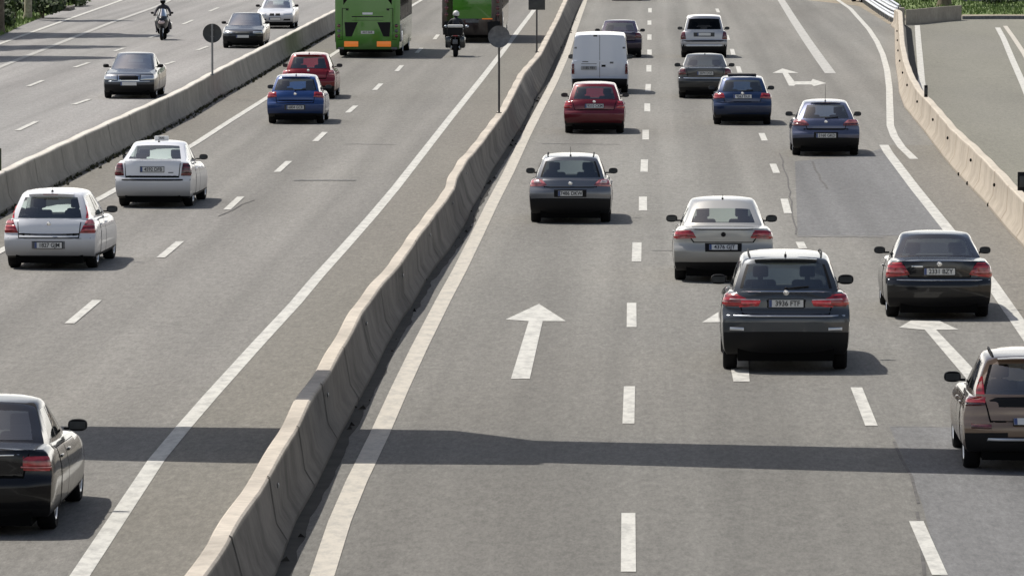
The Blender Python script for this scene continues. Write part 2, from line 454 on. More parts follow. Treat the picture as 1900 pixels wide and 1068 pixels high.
def make_car(name, label, cat, loc, rz, p, paint_mat, group=None, wheel_cover=False):
    root = empty(name, loc, rz, label, cat, group)
    L, W, H = p['L'], p['W'], p['H']
    clr = p.get('clr', .20)
    ZT = p['deck']                      # (y, z) top of the lower body
    RP = p['rear']                      # (z, y) rear profile
    FP = p.get('front', [(.2, .14), (.35, .02), (.5, 0), (.62, .03), (.72, .16), (.80, .30)])
    bowR = p.get('bowR', .20); bowF = p.get('bowF', .34)
    def plan(y):
        k = 1.0
        if y < .6: k -= .065 * (1 - y / .6) ** 2.4
        if y > L - 1.1: k -= .13 * ((y - L + 1.1) / 1.1) ** 2.2
        return k
    SEC = p.get('sec', [(0, .91), (.07, .965), (.25, .99), (.5, 1.0), (.7, .992), (.86, .965), (.95, .93), (1, .875)])
    def zb(y):
        z = clr
        if y < .5: z += p.get('rear_lift', .045) * (1 - y / .5)
        if y > L - .5: z += .03 * (y - L + .5) / .5
        return z
    def hull(a, b, t):
        zn = lerp(clr, keyed(ZT, b * L), t)
        y0 = smkeyed(RP, zn) + bowR * abs(a) ** 4.5
        y1 = L - (smkeyed(FP, zn) + bowF * abs(a) ** 3.2)
        y = y0 + (y1 - y0) * b
        w = W / 2 * plan(y) * keyed(SEC, t)
        top = smkeyed(ZT, y) - .035 * abs(a) ** 3
        z0 = zb(y)
        return Vector((a * w, y, lerp(z0, top, t)))
    ybr, ytr, ytf, ybf = p['gh']
    wb = W / 2 * p.get('wb', .865); wt = W / 2 * p.get('wt', .68)
    crown = p.get('crown', .034)
    def gh(a, b, t):
        tt = t
        y0 = lerp(ybr, ytr, tt ** p.get('gcurve', 1.15)) + .16 * abs(a) ** 4 * (1 - .3 * t)
        y1 = lerp(ybf, ytf, tt ** 1.0) - .34 * abs(a) ** 2.6
        y = y0 + (y1 - y0) * b
        w = lerp(wb, wt, tt ** 1.25) * (1 - .07 * max(0, (b - .55) / .45) ** 2 - p.get('rtaper', .05) * max(0, (.35 - b) / .35) ** 2)
        if t > .9: w *= 1 - .055 * ((t - .9) / .1) ** 2
        base = smkeyed(ZT, y) - .045
        c = (2 * b - 1.05)
        roof = H - crown * c * c * (1 if b > .5 else p.get('rdrop', 1.0)) - .035 * abs(a) ** 3
        return Vector((a * w, y, lerp(base, roof, t)))
    # lower body
    As = [-1, -.985, -.95, -.88, -.76, -.6, -.4, -.2, 0, .2, .4, .6, .76, .88, .95, .985, 1]
    Bs = [0, .012, .03, .06, .1, .14, .18, .23, .28, .34, .4, .46, .52, .58, .64, .7, .75, .8, .84, .88, .92, .95, .975, .99, 1]
    Ts = [0, .05, .12, .2, .28, .36, .44, .5, .56, .62, .7, .78, .85, .9, .94, .97, 1]
    V, FS = grid_surface(hull, As, Bs, Ts)
    faces = []; mi = []
    val = p.get('valance', .36)  # black up to this height: plastic valance plus painted shade of the lower bumper
    for tg, i, k, q in FS:
        c = sum((V[x] for x in q), Vector()) / 4
        m = 0
        if tg == 'bottom': m = 2
        elif tg in ('rear', 'front') and c.z < val: m = 1
        elif tg in ('left', 'right') and c.z < clr + .07: m = 1
        elif tg == 'top' and ybr + .25 < c.y < ybf - .35 and abs(c.x) < wb * .93: m = 3
        faces.append(q); mi.append(m)
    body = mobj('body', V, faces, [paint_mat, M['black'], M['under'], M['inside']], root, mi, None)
    rw = p.get('rw', .315); ro = p.get('ro', .80); fo = p.get('fo', .88)
    cut = MB()
    for yy in (ro, L - fo):
        cut.lathe([(.0001, -W), (rw + .05, -W), (rw + .05, W), (.0001, W)], 'x', (0, yy, rw), 36)
    co = cut.build('cut', M['under'])
    bmc = bmesh.new(); bmc.from_mesh(co.data); bmesh.ops.remove_doubles(bmc, verts=bmc.verts, dist=.0005)
    bmesh.ops.recalc_face_normals(bmc, faces=bmc.faces); bmc.to_mesh(co.data); bmc.free()
    co.data.materials.clear()
    for mm in (M['under'],) : co.data.materials.append(mm)
    bmd = body.modifiers.new('b', 'BOOLEAN'); bmd.operation = 'DIFFERENCE'; bmd.object = co; bmd.solver = 'EXACT'
    dg = bpy.context.evaluated_depsgraph_get()
    nm = bpy.data.meshes.new_from_object(body.evaluated_get(dg))
    body.modifiers.clear(); body.data = nm; bpy.data.objects.remove(co)
    # arch liners dark
    for pl in nm.polygons:
        for yy in (ro, L - fo):
            c = pl.center
            if abs(math.hypot(c.y - yy, c.z - rw) - (rw + .05)) < .02 and abs(pl.normal.x) < .35: pl.material_index = 1 if len(nm.materials) > 1 else 0
    nm.shade_smooth(); nm.set_sharp_from_angle(angle=R(38))
    ub = MB().box(-W / 2 + .25, W / 2 - .25, .16, L - .2, clr - .075, .52)
    ub.tube([(-W / 2 + .2, ro, rw), (W / 2 - .2, ro, rw)], .05)
    if p.get('exhaust'):
        for ex in p['exhaust']: ub.tube([(ex, .5, clr + .08), (ex, RP[0][1] + .0, clr + .09)], .035, m=1)
    ub.build('underbody', [M['under'], M['chrome']], root)
    # greenhouse
    wl = p.get('win', None)
    A2 = [-1, -.97, -.9, -.84, -.6, -.3, 0, .3, .6, .84, .9, .97, 1]
    B2 = p.get('B2', [0, .06, .17, .30, .43, .47, .62, .78, .9, .95, 1])
    sidewin = p.get('sidewin', [(2, 4), (5, 8)])
    T2 = p.get('T2', [0, .14, .3, .5, .7, .84, .93, .97, 1])
    rg0, rg1 = p.get('rg', (1, 5))       # t rows of the rear glass
    V, FS = grid_surface(gh, A2, B2, T2)
    sets = {'shell': [], 'rear_window': [], 'windshield': [], 'side_window_l': [], 'side_window_r': []}
    mm_ = []
    for tg, i, k, q in FS:
        if tg == 'bottom': continue
        if tg == 'rear':
            if p.get('rear_glass', True) and 3 <= i <= 8 and rg0 <= k < rg1: sets['rear_window'].append(q); continue
            if p.get('rear_glass', True) and p.get('ring') and 2 <= i <= 9 and rg0 - 0 <= k < rg1: sets['shell'].append(q); mm_.append(1); continue
        if tg == 'front' and 2 <= i <= 9 and 0 <= k < 6: sets['windshield'].append(q); continue
        if tg in ('left', 'right'):
            if 1 <= k < 5 and any(a <= i < b for a, b in sidewin):
                sets['side_window_l' if tg == 'left' else 'side_window_r'].append(q); continue
            if 1 <= k < 5 and sidewin and sidewin[0][0] <= i < sidewin[-1][1]:
                sets['shell'].append(q); mm_.append(1); continue
        sets['shell'].append(q); mm_.append(0)
    def sub(name, fs, mats, mi=None, parent=root):
        if not fs: return None
        used = sorted({x for q in fs for x in q}); mp = {x: n for n, x in enumerate(used)}
        return mobj(name, [V[x] for x in used], [[mp[x] for x in q] for q in fs], mats, parent, mi, 38)
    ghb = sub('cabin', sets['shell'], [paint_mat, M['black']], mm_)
    gm = p.get('glass', M['glass'])
    sub('rear_window', sets['rear_window'], gm)
    sub('windshield', sets['windshield'], M['screen'] if p.get('fplate') else M['glass'])
    sub('side_window', sets['side_window_l'], p.get('sglass', gm)); sub('side_window', sets['side_window_r'], p.get('sglass', gm))
    # patches in metres on the skins
    def inv_t(surf, a, b, z):
        lo, hi = 0.0, 1.0
        for _ in range(22):
            md = (lo + hi) / 2
            if surf(a, b, md).z < z: lo = md
            else: hi = md
        return (lo + hi) / 2
    def onskin(surf, x, z, off, end='rear'):
        b = 0.0 if end == 'rear' else 1.0
        a = 0.0
        def wid(zz, bb): return abs(surf(1, bb, inv_t(surf, 1, bb, zz)).x)
        w = wid(z, b)
        if abs(x) <= w:
            a = x / w
            bb = b
        else:
            a = 1.0 if x > 0 else -1.0
            d = (abs(x) - w) / L
            bb = d if end == 'rear' else 1 - d
        t = inv_t(surf, a, bb, z)
        P = surf(a, bb, t)
        e = .01
        t2 = min(1, t + e); t1 = max(0, t - e)
        dt = surf(a, bb, t2) - surf(a, bb, t1)
        if abs(a) < 1:
            ds = surf(min(1, a + e), bb, t) - surf(max(-1, a - e), bb, t)
        else:
            ds = surf(a, min(1, bb + e), t) - surf(a, max(0, bb - e), t)
            if a < 0: ds = -ds
        n = ds.cross(dt)
        if n.length > 0: n.normalize()
        ref = P - Vector((0, L * .5, .6)); ref.z = 0
        if n.dot(ref) < 0: n = -n
        return P + n * off
    def patch(name, quad, m, off=.008, surf=hull, end='rear', parent=root, nx=8, nz=5, mirror=False, ins=True):
        """quad: (x,z) corners bottom-inner, bottom-outer, top-outer, top-inner"""
        if mirror: quad = [(-x, z) for x, z in quad]
        vs = []; fs = []
        for j in range(nz + 1):
            for i in range(nx + 1):
                u, v = i / nx, j / nz
                x = lerp(lerp(quad[0][0], quad[1][0], u), lerp(quad[3][0], quad[2][0], u), v)
                z = lerp(lerp(quad[0][1], quad[1][1], u), lerp(quad[3][1], quad[2][1], u), v)
                edge = (i in (0, nx) or j in (0, nz))
                vs.append(onskin(surf, x, z, off * (.15 if edge and ins else 1), end))
        for j in range(nz):
            for i in range(nx):
                q = [j * (nx + 1) + i, j * (nx + 1) + i + 1, (j + 1) * (nx + 1) + i + 1, (j + 1) * (nx + 1) + i]
                fs.append(q)
        o = mobj(name, vs, fs, m, parent, None, 60)
        return o
    def sidepatch(name, y0, y1, z0, z1, side, m, off, zf=None, parent=root, nx=8, nz=8):
        vs = []; fs = []
        for j in range(nz + 1):
            for i in range(nx + 1):
                y = lerp(y0, y1, i / nx)
                b = min(1, max(0, (y - .1) / (L - .25)))
                for _ in range(4):
                    e_ = y - hull(side, b, .5).y; b += e_ / L
                t = lerp(z0, z1, j / nz)
                P = hull(side, b, t)
                P.x += side * off
                vs.append(P)
        for j in range(nz):
            for i in range(nx):
                fs.append([j * (nx + 1) + i, j * (nx + 1) + i + 1, (j + 1) * (nx + 1) + i + 1, (j + 1) * (nx + 1) + i])
        return mobj(name, vs, fs, m, parent, None, 60)
    # tailgate seams
    tgq = p.get('tailgate')
    if tgq:
        x0, z0, x1, z1 = tgq
        patch('tailgate_seam', [(-x0 - .018, z0 - .018), (x0 + .018, z0 - .018), (x1 + .018, z1), (-x1 - .018, z1)], M['under'], .002, nx=10, nz=6, ins=False, end=p.get('tg_end', 'rear'))
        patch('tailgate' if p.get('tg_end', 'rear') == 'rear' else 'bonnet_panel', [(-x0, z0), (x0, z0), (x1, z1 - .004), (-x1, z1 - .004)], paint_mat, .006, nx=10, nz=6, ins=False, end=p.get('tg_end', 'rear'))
    # side doors with handles
    for side in (-1, 1):
        for (d0, d1) in p.get('doors', []):
            sidepatch('door_seam', d0 - .016, d1 + .016, .09, .958, side, M['under'], .002)
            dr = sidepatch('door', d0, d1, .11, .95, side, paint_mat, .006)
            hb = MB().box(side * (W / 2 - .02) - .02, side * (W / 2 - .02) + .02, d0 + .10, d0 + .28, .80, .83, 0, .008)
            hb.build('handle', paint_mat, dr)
    for it in p.get('patches', []):
        kw = dict(it[4]) if len(it) > 4 else {}
        nm_, quad, m, both = it[:4]
        if kw.get('surf') == 'gh': kw['surf'] = gh
        par = patch(nm_, quad, m, **kw)
        if both: patch(nm_, quad, m, mirror=True, **kw)
    # number plate
    def put_plate(xc, z, end, text, w=.52, h=.11, bright=True):
        c = onskin(hull, xc, z, .016, end); c2 = onskin(hull, xc, z + .04, .016, end); 
        up = (c2 - c).normalized()
        sgn = -1 if end == 'rear' else 1
        xax = Vector((1 if end == 'rear' else -1, 0, 0)); nrm = xax.cross(up).normalized()
        mt = Matrix((xax, up, nrm)).transposed().to_4x4(); mt.translation = c
        b = MB().box(-w / 2 - .012, w / 2 + .012, -h / 2 - .012, h / 2 + .012, -.012, -.002, 1, 0, mt)
        b.box(-w / 2, w / 2, -h / 2, h / 2, -.002, .002, 0, 0, mt)
        b.box(-w / 2 + .002, -w / 2 + .045, -h / 2 + .002, h / 2 - .002, .002, .003, 2, 0, mt)
        po = b.build('licence_plate', [M['plate'], M['black'], M['eu']], root)
        if text: text_part(text, h * 1.0, mt @ Matrix.Translation((.022, -.002, .0045)), M['ink'], po)
    if p.get('plate'): put_plate(0, p['plate'], 'rear', p.get('text'))
    if p.get('fplate'): put_plate(p.get('fpx', 0), p['fplate'], 'front', p.get('ftext'))
    # badge
    if p.get('badge'):
        z = p['badge']; c = onskin(hull, 0, z, .012)
        MB().lathe([(.0005, -.006), (.038, -.004), (.045, .004)], 'y', c, 18).build('badge', M['chrome'] if not p.get('badge_dark') else M['black'], root)
    if p.get('fbadge'):
        c = onskin(hull, 0, p['fbadge'], .012, 'front')
        MB().lathe([(.0005, .006), (.04, .004), (.045, -.004)], 'y', c, 18).build('badge', M['chrome'], root)
    # mirrors
    my = ybf - p.get('mir_dy', .62)
    mz = smkeyed(ZT, my) + .065
    for s in (-1, 1):
        m = MB()
        ms = p.get('mir', 1.0)
        ww = W / 2
        m.box(min(s * (ww - .16), s * (ww + .0)), max(s * (ww - .16), s * (ww + .0)), my - .02, my + .03, mz - .05, mz - .02, 0, .008)
        bm = bmesh.new(); bmesh.ops.create_icosphere(bm, subdivisions=3, radius=1)
        for v in bm.verts:
            c = v.co; sx = math.copysign(abs(c.x) ** .75, c.x); sz = math.copysign(abs(c.z) ** .72, c.z)
            v.co = Vector((s * (ww + .01) + sx * .098 * ms, my + max(c.y, -.35) * .09, mz + .005 + sz * .062 * ms))
        bm.verts.index_update(); m.add([v.co.copy() for v in bm.verts], [[v.index for v in f.verts] for f in bm.faces]); bm.free()
        m.box(s * (ww + .01) - .080 * ms, s * (ww + .01) + .080 * ms, my - .038, my - .033, mz - .040, mz + .048, 1, 0)
        m.build('door_mirror', [M['black'] if not p.get('mir_paint') else paint_mat, M['signdark']], root)
    # wheels
    tw = .21
    for yy in (ro, L - fo):
        for s in (-1, 1): add_wheel(root, s * (W / 2 - tw / 2 - .038), yy, rw, tw, wheel_cover)
    # seats
    zs = smkeyed(ZT, L * .5)
    seatb = MB()
    def headrest(mb, x, y, w=.13, h=.16, z=None):
        z = (zs + .10) if z is None else z
        mb.box(x - w, x + w, y - .05, y + .05, z, z + h, 0, .03)
        mb.box(x - .04, x + .04, y - .012, y + .012, z - .06, z, 0)
    fy = (ytf + ybr) * .5 + .35
    zsh = H - .62 + .04
    for s in (-.36, .36):
        sb = MB().box(s - .24, s + .24, fy - .08, fy + .06, .5, min(zs + .13, H - .42), 0, .05)
        headrest(sb, s, fy - .02, .12, .17, min(zs + .17, H - .38)); sb.build('seat', M['seat'], root)
    if p.get('rear_seats', True):
        ry = max(ybr + .45, ytr + .15)
        rb = MB().box(-.62, .62, ry - .06, ry + .06, .5, zs + .05, 0, .05)
        for s in (-.4, .4): headrest(rb, s, ry, .12, .12, zs + .07)
        rb.build('rear_seat', M['seat'], root)
    # spoiler
    if p.get('spoiler'):
        sw, sl, st = p['spoiler']
        c = gh(0, 0, 1.0)
        vs = []; n = 12
        for i in range(n + 1):
            a = lerp(-1, 1, i / n); aa = a * sw
            q = gh(aa, 0, 1.0)
            vs += [q + Vector((0, .10, .006)), q + Vector((0, -sl * (1 - .25 * a * a), -.012)), q + Vector((0, -sl * (1 - .25 * a * a) + .01, -st)), q + Vector((0, .03, -st - .02))]
        fs = []
        for i in range(n):
            for k in range(4): fs.append([i * 4 + k, i * 4 + (k + 1) % 4, i * 4 + 4 + (k + 1) % 4, i * 4 + 4 + k])
        fs += [[0, 1, 2, 3], [n * 4 + 3, n * 4 + 2, n * 4 + 1, n * 4]]
        mobj('spoiler', vs, fs, paint_mat, root, None, 40)
        if p.get('brake3', True):
            MB().box(-.14, .14, c.y - sl - .006, c.y - sl + .03, c.z - st - .004, c.z - .016, 0, .003).build('brake_light', M['reddark'], root)
    if p.get('rails'):
        for s in (-1, 1):
            pts = []
            for i in range(9):
                b = lerp(.06, .86, i / 8); q = gh(s * .90, b, 1.0); lift = .028 if 0 < i < 8 else .0
                pts.append(q + Vector((0, 0, lift)))
            MB().tube(pts, .014, 8).build('roof_rail', p.get('rails_m', M['black']), root)
    if p.get('antenna'):
        q = gh(0, .06, 1.0)
        ln = p['antenna']
        MB().box(-.018, .018, q.y, q.y + .09, q.z - .01, q.z + .03, 0, .008).tube([q + Vector((0, .05, .02)), q + Vector((0, .05 - ln * .45, .02 + ln))], [.006, .003], 6).build('antenna', M['black'], root)
    if p.get('wiper'):
        q0 = gh(0, 0, T2[rg0] + .01); q1 = gh(.45, 0, T2[rg0] + .07)
        MB().tube([q0 + Vector((0, -.02, 0)), q1 + Vector((0, -.015, 0))], .012, 6).ball(q0 + Vector((0, -.02, 0)), .03, .02, .025, 8).build('rear_wiper', M['black'], root)
    if p.get('sunroof'):
        c = gh(0, .55, 1.0)
        MB().box(-.42, .42, c.y - .35, c.y + .35, c.z - .02, c.z + .035, 0, .02).build('sunroof', M['black'], root)
    root_fns = dict(hull=hull, gh=gh, onskin=onskin, patch=patch, sidepatch=sidepatch)
    return root, root_fns

def place_rear(px, py, ro=.8, dyaw=0):
    """rear-bumper origin of a vehicle whose rear tyres touch the road at the reading (px, py)"""
    g = G(px, py); d = Vector((math.sin(-YAW_ROAD - dyaw), math.cos(-YAW_ROAD - dyaw), 0))
    return g - d * ro, YAW_ROAD + dyaw
def place_front(px, py, L, fo=.88):
    g = G(px, py); d = Vector((math.sin(-YAW_ROAD), math.cos(-YAW_ROAD), 0))
    return g + d * (L - fo), YAW_ROAD + PI
YD = Vector((math.sin(-YAW_ROAD), math.cos(-YAW_ROAD), 0))     # along the road
XD = Vector((YD.y, -YD.x, 0))                                   # to the right

# ---- body type templates
def hatch(L, W, H, **k):
    d = dict(L=L, W=W, H=H, deck=[(0, .96), (.6, .985), (L * .55, .95), (L - 1.15, .93), (L - .35, .80), (L, .68)],
             rear=[(.2, .16), (.3, .05), (.42, .0), (.58, .0), (.64, .035), (.68, .075), (.80, .085), (.92, .13), (1.0, .20)],
             gh=(.16, .52, L - 2.02, L - 1.02), doors=[(1.02, 1.75), (1.79, L - 1.38)], B2=[0, .05, .13, .24, .40, .44, .58, .72, .80, .92, 1])
    d.update(k); return d
def saloon(L, W, H, **k):
    d = dict(L=L, W=W, H=H, deck=[(0, .97), (.12, 1.02), (.75, 1.045), (1.2, 1.0), (L * .6, .95), (L - 1.35, .93), (L - .4, .80), (L, .68)],
             rear=[(.2, .16), (.3, .05), (.42, .0), (.58, .0), (.64, .03), (.68, .06), (.82, .055), (.95, .06), (1.03, .10)],
             gh=(.72, 1.45, L - 2.20, L - 1.22), doors=[(1.25, 2.05), (2.09, L - 1.55)], B2=[0, .06, .14, .28, .42, .46, .60, .74, .86, .95, 1], ro=.98)
    d.update(k); return d
def gp(z): return z

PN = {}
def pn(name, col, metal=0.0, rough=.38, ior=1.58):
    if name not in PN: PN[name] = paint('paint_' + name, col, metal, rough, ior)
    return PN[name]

CARG = 'cars driving on the motorway'
# 1 silver-grey hatchback in the left lane
loc, rz = place_rear(1059, 412)
make_car('grey_hatchback', 'silver grey hatchback with black roof strips alone beside the central barrier', 'car', loc, rz,
    hatch(4.20, 1.777, 1.46, plate=.66, text='7486 DKW', ring=True, badge=.86, antenna=.18, rails=True, wt=.66, valance=.56,
          rear=[(.2, .16), (.3, .05), (.45, .0), (.70, .0), (.74, .03), (.80, .06), (.92, .10), (1.0, .16)], gh=(.13, .42, 2.2, 3.18),
          tailgate=(.56, .80, .60, .955),
          patches=[('tail_light', [(.50, .82), (.90, .79), (.93, .98), (.62, .965)], M['redpale'], True, dict(off=.02)),
                   ('lamp_lens', [(.60, .86), (.78, .85), (.79, .93), (.66, .93)], M['clear'], True, dict(off=.028)),
                   ('tailgate_trim', [(-.52, .775), (.52, .775), (.52, .80), (-.52, .80)], M['black'], False, dict(off=.012)),
                   ('plate_recess', [(-.36, .58), (.36, .58), (.36, .74), (-.36, .74)], M['black'], False, dict(off=.006))]),
    pn('silver_grey', (.20, .205, .22), .6), CARG)
# 2 champagne saloon
loc, rz = place_rear(1341, 519, .95)
make_car('beige_saloon', 'champagne beige saloon with bright roof just ahead of the dark grey off-roader', 'car', loc, rz,
    saloon(4.83, 1.856, 1.49, plate=.66, text='4376 GJT', badge=.895, badge_dark=True, T2=[0, .16, .3, .45, .6, .72, .93, .97, 1], antenna=.07, wt=.63, rtaper=.10, valance=.40, gh=(.62, 1.38, 2.65, 3.62),
           tailgate=(.55, .76, .72, .99), exhaust=[.45], mir=1.1,
           patches=[('tail_light', [(.50, .83), (.98, .79), (.97, .945), (.58, .97)], M['red'], True, dict(off=.02)),
                    ('lamp_lens', [(.60, .825), (.84, .805), (.85, .845), (.60, .865)], M['redpale'], True, dict(off=.027)),
                    ('boot_lip', [(-.58, .975), (.58, .975), (.55, 1.0), (-.55, 1.0)], M['black'], False, dict(off=.014)),
                    ('plate_recess', [(-.35, .58), (.35, .58), (.35, .735), (-.35, .735)], M['black'], False, dict(off=.006))]),
    pn('champagne', (.43, .425, .405), .35), CARG)
# 3 dark grey off-roader
loc, rz = place_rear(1456, 684, .93)
make_car('dark_grey_suv', 'large dark grey off-roader with roof rails and wide red tail lights, beside the black saloon', 'off-roader', loc, rz,
    hatch(4.85, 1.96, 1.77, clr=.26, rw=.375, ro=.93, fo=.9, plate=1.06, text='3936 FTF', badge=1.215, antenna=.05, rails=True, ring=True, wiper=True, mir=1.25, wt=.67, wb=.85,
          deck=[(0, 1.24), (.6, 1.26), (2.6, 1.18), (3.6, 1.12), (4.4, 1.0), (4.85, .85)], valance=.62, spoiler=(.80, .12, .035), brake3=False,
          rear=[(.25, .18), (.38, .06), (.5, .0), (.84, .0), (.88, .03), (.92, .09), (1.1, .10), (1.2, .12), (1.28, .16)], gh=(.15, .52, 2.55, 3.55),
          tailgate=(.66, .90, .74, 1.235), exhaust=[-.62, .62],
          patches=[('tail_light', [(.44, 1.02), (1.06, 1.0), (1.08, 1.21), (.70, 1.19)], M['red'], True, dict(off=.02)),
                   ('tail_light', [(.42, 1.02), (.72, 1.0), (.72, 1.12), (.38, 1.12)], M['redlit'], True, dict(off=.022)),
                   ('lamp_lens', [(.40, 1.105), (.88, 1.10), (.88, 1.125), (.40, 1.125)], M['clear'], True, dict(off=.03)),
                   ('plate_recess', [(-.37, .965), (.37, .965), (.37, 1.15), (-.37, 1.15)], M['black'], False, dict(off=.007)),
                   ('chrome_strip', [(-.76, 1.225), (.76, 1.225), (.76, 1.245), (-.76, 1.245)], M['chrome'], False, dict(off=.015)),
                   ('bumper_ledge', [(-.90, .865), (.90, .865), (.90, .885), (-.90, .885)], M['steel'], False, dict(off=.012)),
                   ('reflector', [(.66, .655), (.86, .655), (.86, .70), (.66, .70)], M['steel'], True, dict(off=.01))]),
    pn('dark_grey', (.055, .062, .072), .35), CARG)
# 4 black coupe
loc, rz = place_rear(1738, 587, .98)
make_car('black_coupe', 'black two-door saloon with silver roof glare, in the right lane behind the straight arrow', 'car', loc, rz,
    saloon(4.64, 1.80, 1.41, plate=.83, text='2331 BZY', badge=.95, wt=.64, valance=.40, gh=(.72, 1.45, 2.5, 3.35), doors=[(1.75, 3.05)], tailgate=(.52, .74, .62, 1.0),
           patches=[('tail_light', [(.50, .78), (.94, .70), (.94, .96), (.64, .975)], M['red'], True, dict(off=.02)),
                    ('lamp_lens', [(.56, .80), (.86, .79), (.87, .83), (.60, .85)], M['redpale'], True, dict(off=.028)),
                    ('bumper_strip', [(-.86, .675), (.86, .675), (.86, .69), (-.86, .69)], M['steel'], False, dict(off=.012)),
                    ('model_badge', [(-.50, .90), (-.27, .90), (-.27, .93), (-.50, .93)], M['chrome'], False, dict(off=.008))]),
    pn('black', (.010, .010, .012), 0, .25), CARG)
# 5 brown crossover, cut by the right frame edge
loc, rz = place_rear(1912, 868, .78)
make_car('brown_crossover', 'brown crossover hatchback with glossy black tailgate glass, cut off by the right edge', 'car', loc, rz,
    hatch(4.37, 1.80, 1.48, clr=.24, plate=.66, rails=True, ring=True, wiper=True, antenna=.04, spoiler=(.82, .16, .03), wt=.66, valance=.50, mir=1.15, rw=.335,
          gh=(.14, .62, 2.25, 3.25), exhaust=[-.5, .5], tailgate=(.56, .67, .62, .955),
          patches=[('tail_light', [(.62, .89), (.93, .87), (.94, .965), (.60, .975)], M['redlit'], True, dict(off=.02)),
                   ('tail_light', [(.62, .99), (.74, .99), (.68, 1.20), (.63, 1.20)], M['redlit'], True, dict(off=.012, surf='gh')),
                   ('lamp_lens', [(.62, .86), (.86, .84), (.88, .885), (.62, .895)], M['reddark'], True, dict(off=.022)),
                   ('tailgate_glass', [(-.50, .83), (.50, .83), (.60, .975), (-.60, .975)], M['black'], False, dict(off=.012)),
                   ('bumper_reflector', [(.56, .57), (.80, .57), (.80, .63), (.56, .63)], M['reddark'], True, dict(off=.012)),
                   ('skid_trim', [(-.62, .42), (.62, .42), (.60, .455), (-.60, .455)], M['steel'], False, dict(off=.014))]),
    pn('bronze_brown', (.27, .19, .135), .25), CARG)
# 6 dark red hatchback
loc, rz = place_rear(1103, 247)
make_car('dark_red_hatchback', 'dark red hatchback with pink roof glare behind the white van', 'car', loc, rz,
    hatch(4.20, 1.74, 1.45, plate=.80, text='9310 CKM', badge=.91, wt=.67, valance=.34, tailgate=(.56, .70, .62, .955), exhaust=[-.4, -.3, .42],
          patches=[('tail_light', [(.64, .74), (.90, .72), (.90, .955), (.68, .96)], M['red'], True, dict(off=.02))]),
    pn('dark_red', (.16, .007, .018), .1), CARG)
# 8 dark purple saloon ahead of van
loc, rz = place_rear(1150, 107)
make_car('purple_saloon', 'dark purple saloon mostly hidden ahead of the white van', 'car', loc, rz,
    saloon(4.5, 1.76, 1.46, plate=.80, wt=.68, tailgate=(.6, .7, .62, 1.0), patches=[('tail_light', [(.60, .80), (.92, .78), (.92, .97), (.64, .98)], M['reddark'], True, dict(off=.02))]),
    pn('dark_purple', (.025, .012, .035), .2), CARG)
# 9 tall silver estate with dark rear glass
loc, rz = place_rear(1306, 107)
make_car('silver_estate', 'tall silver estate with blackened rear window, farthest of the three cars in a row', 'car', loc, rz,
    hatch(4.3, 1.84, 1.68, plate=.93, ring=True, glass=M['glassdark'], wt=.71, valance=.50, gh=(.08, .30, 2.3, 3.3),
          deck=[(0, 1.08), (.6, 1.10), (2.4, 1.04), (3.2, 1.0), (4.0, .85), (4.3, .7)],
          rear=[(.2, .16), (.3, .05), (.45, .0), (.66, .0), (.70, .04), (.9, .06), (1.1, .09)],
          patches=[('tail_light', [(.72, .74), (.92, .72), (.92, 1.05), (.76, 1.06)], M['reddark'], True, dict(off=.02)),
                   ('plate_recess', [(-.42, .84), (.42, .84), (.42, 1.0), (-.42, 1.0)], M['signdark'], False, dict(off=.008)),
                   ('bumper_strip', [(-.88, .64), (.88, .64), (.88, .70), (-.88, .70)], M['black'], False, dict(off=.012)),
                   ('bumper_strip', [(-.86, .46), (.86, .46), (.86, .53), (-.86, .53)], M['steel'], False, dict(off=.012))]),
    pn('silver', (.50, .50, .52), .4), CARG)
# 10 dark grey saloon
loc, rz = place_rear(1308, 182, .95)
make_car('charcoal_saloon', 'charcoal saloon close behind the silver estate and left of the navy hatchback', 'car', loc, rz,
    saloon(4.55, 1.76, 1.43, plate=.84, text='2074 DGS', wt=.66, antenna=.12, valance=.36, tailgate=(.56, .70, .62, 1.0),
           patches=[('tail_light', [(.64, .80), (.93, .76), (.93, .97), (.66, .98)], M['reddark'], True, dict(off=.02)),
                    ('bumper_strip', [(-.85, .665), (.85, .665), (.85, .70), (-.85, .70)], M['steel'], False, dict(off=.012))]),
    pn('charcoal', (.05, .052, .054), .3), CARG)
# 11 navy hatchback
loc, rz = place_rear(1377, 231)
make_car('navy_hatchback', 'navy blue hatchback with open black sunroof overlapping the charcoal saloon', 'car', loc, rz,
    hatch(4.15, 1.735, 1.43, plate=.84, text='9263 DLK', wt=.68, badge=.93, sunroof=True, wiper=True, valance=.34, tailgate=(.52, .70, .60, .955),
          patches=[('tail_light', [(.52, .80), (.90, .77), (.90, .96), (.56, .96)], M['red'], True, dict(off=.02)),
                   ('lamp_lens', [(.66, .80), (.82, .79), (.82, .83), (.66, .83)], M['redpale'], True, dict(off=.028)),
                   ('bumper_strip', [(-.84, .665), (.84, .665), (.84, .685), (-.84, .685)], pn('navy', (.018, .04, .11), .3), False, dict(off=.02))]),
    pn('navy', (.018, .04, .11), .3), CARG)
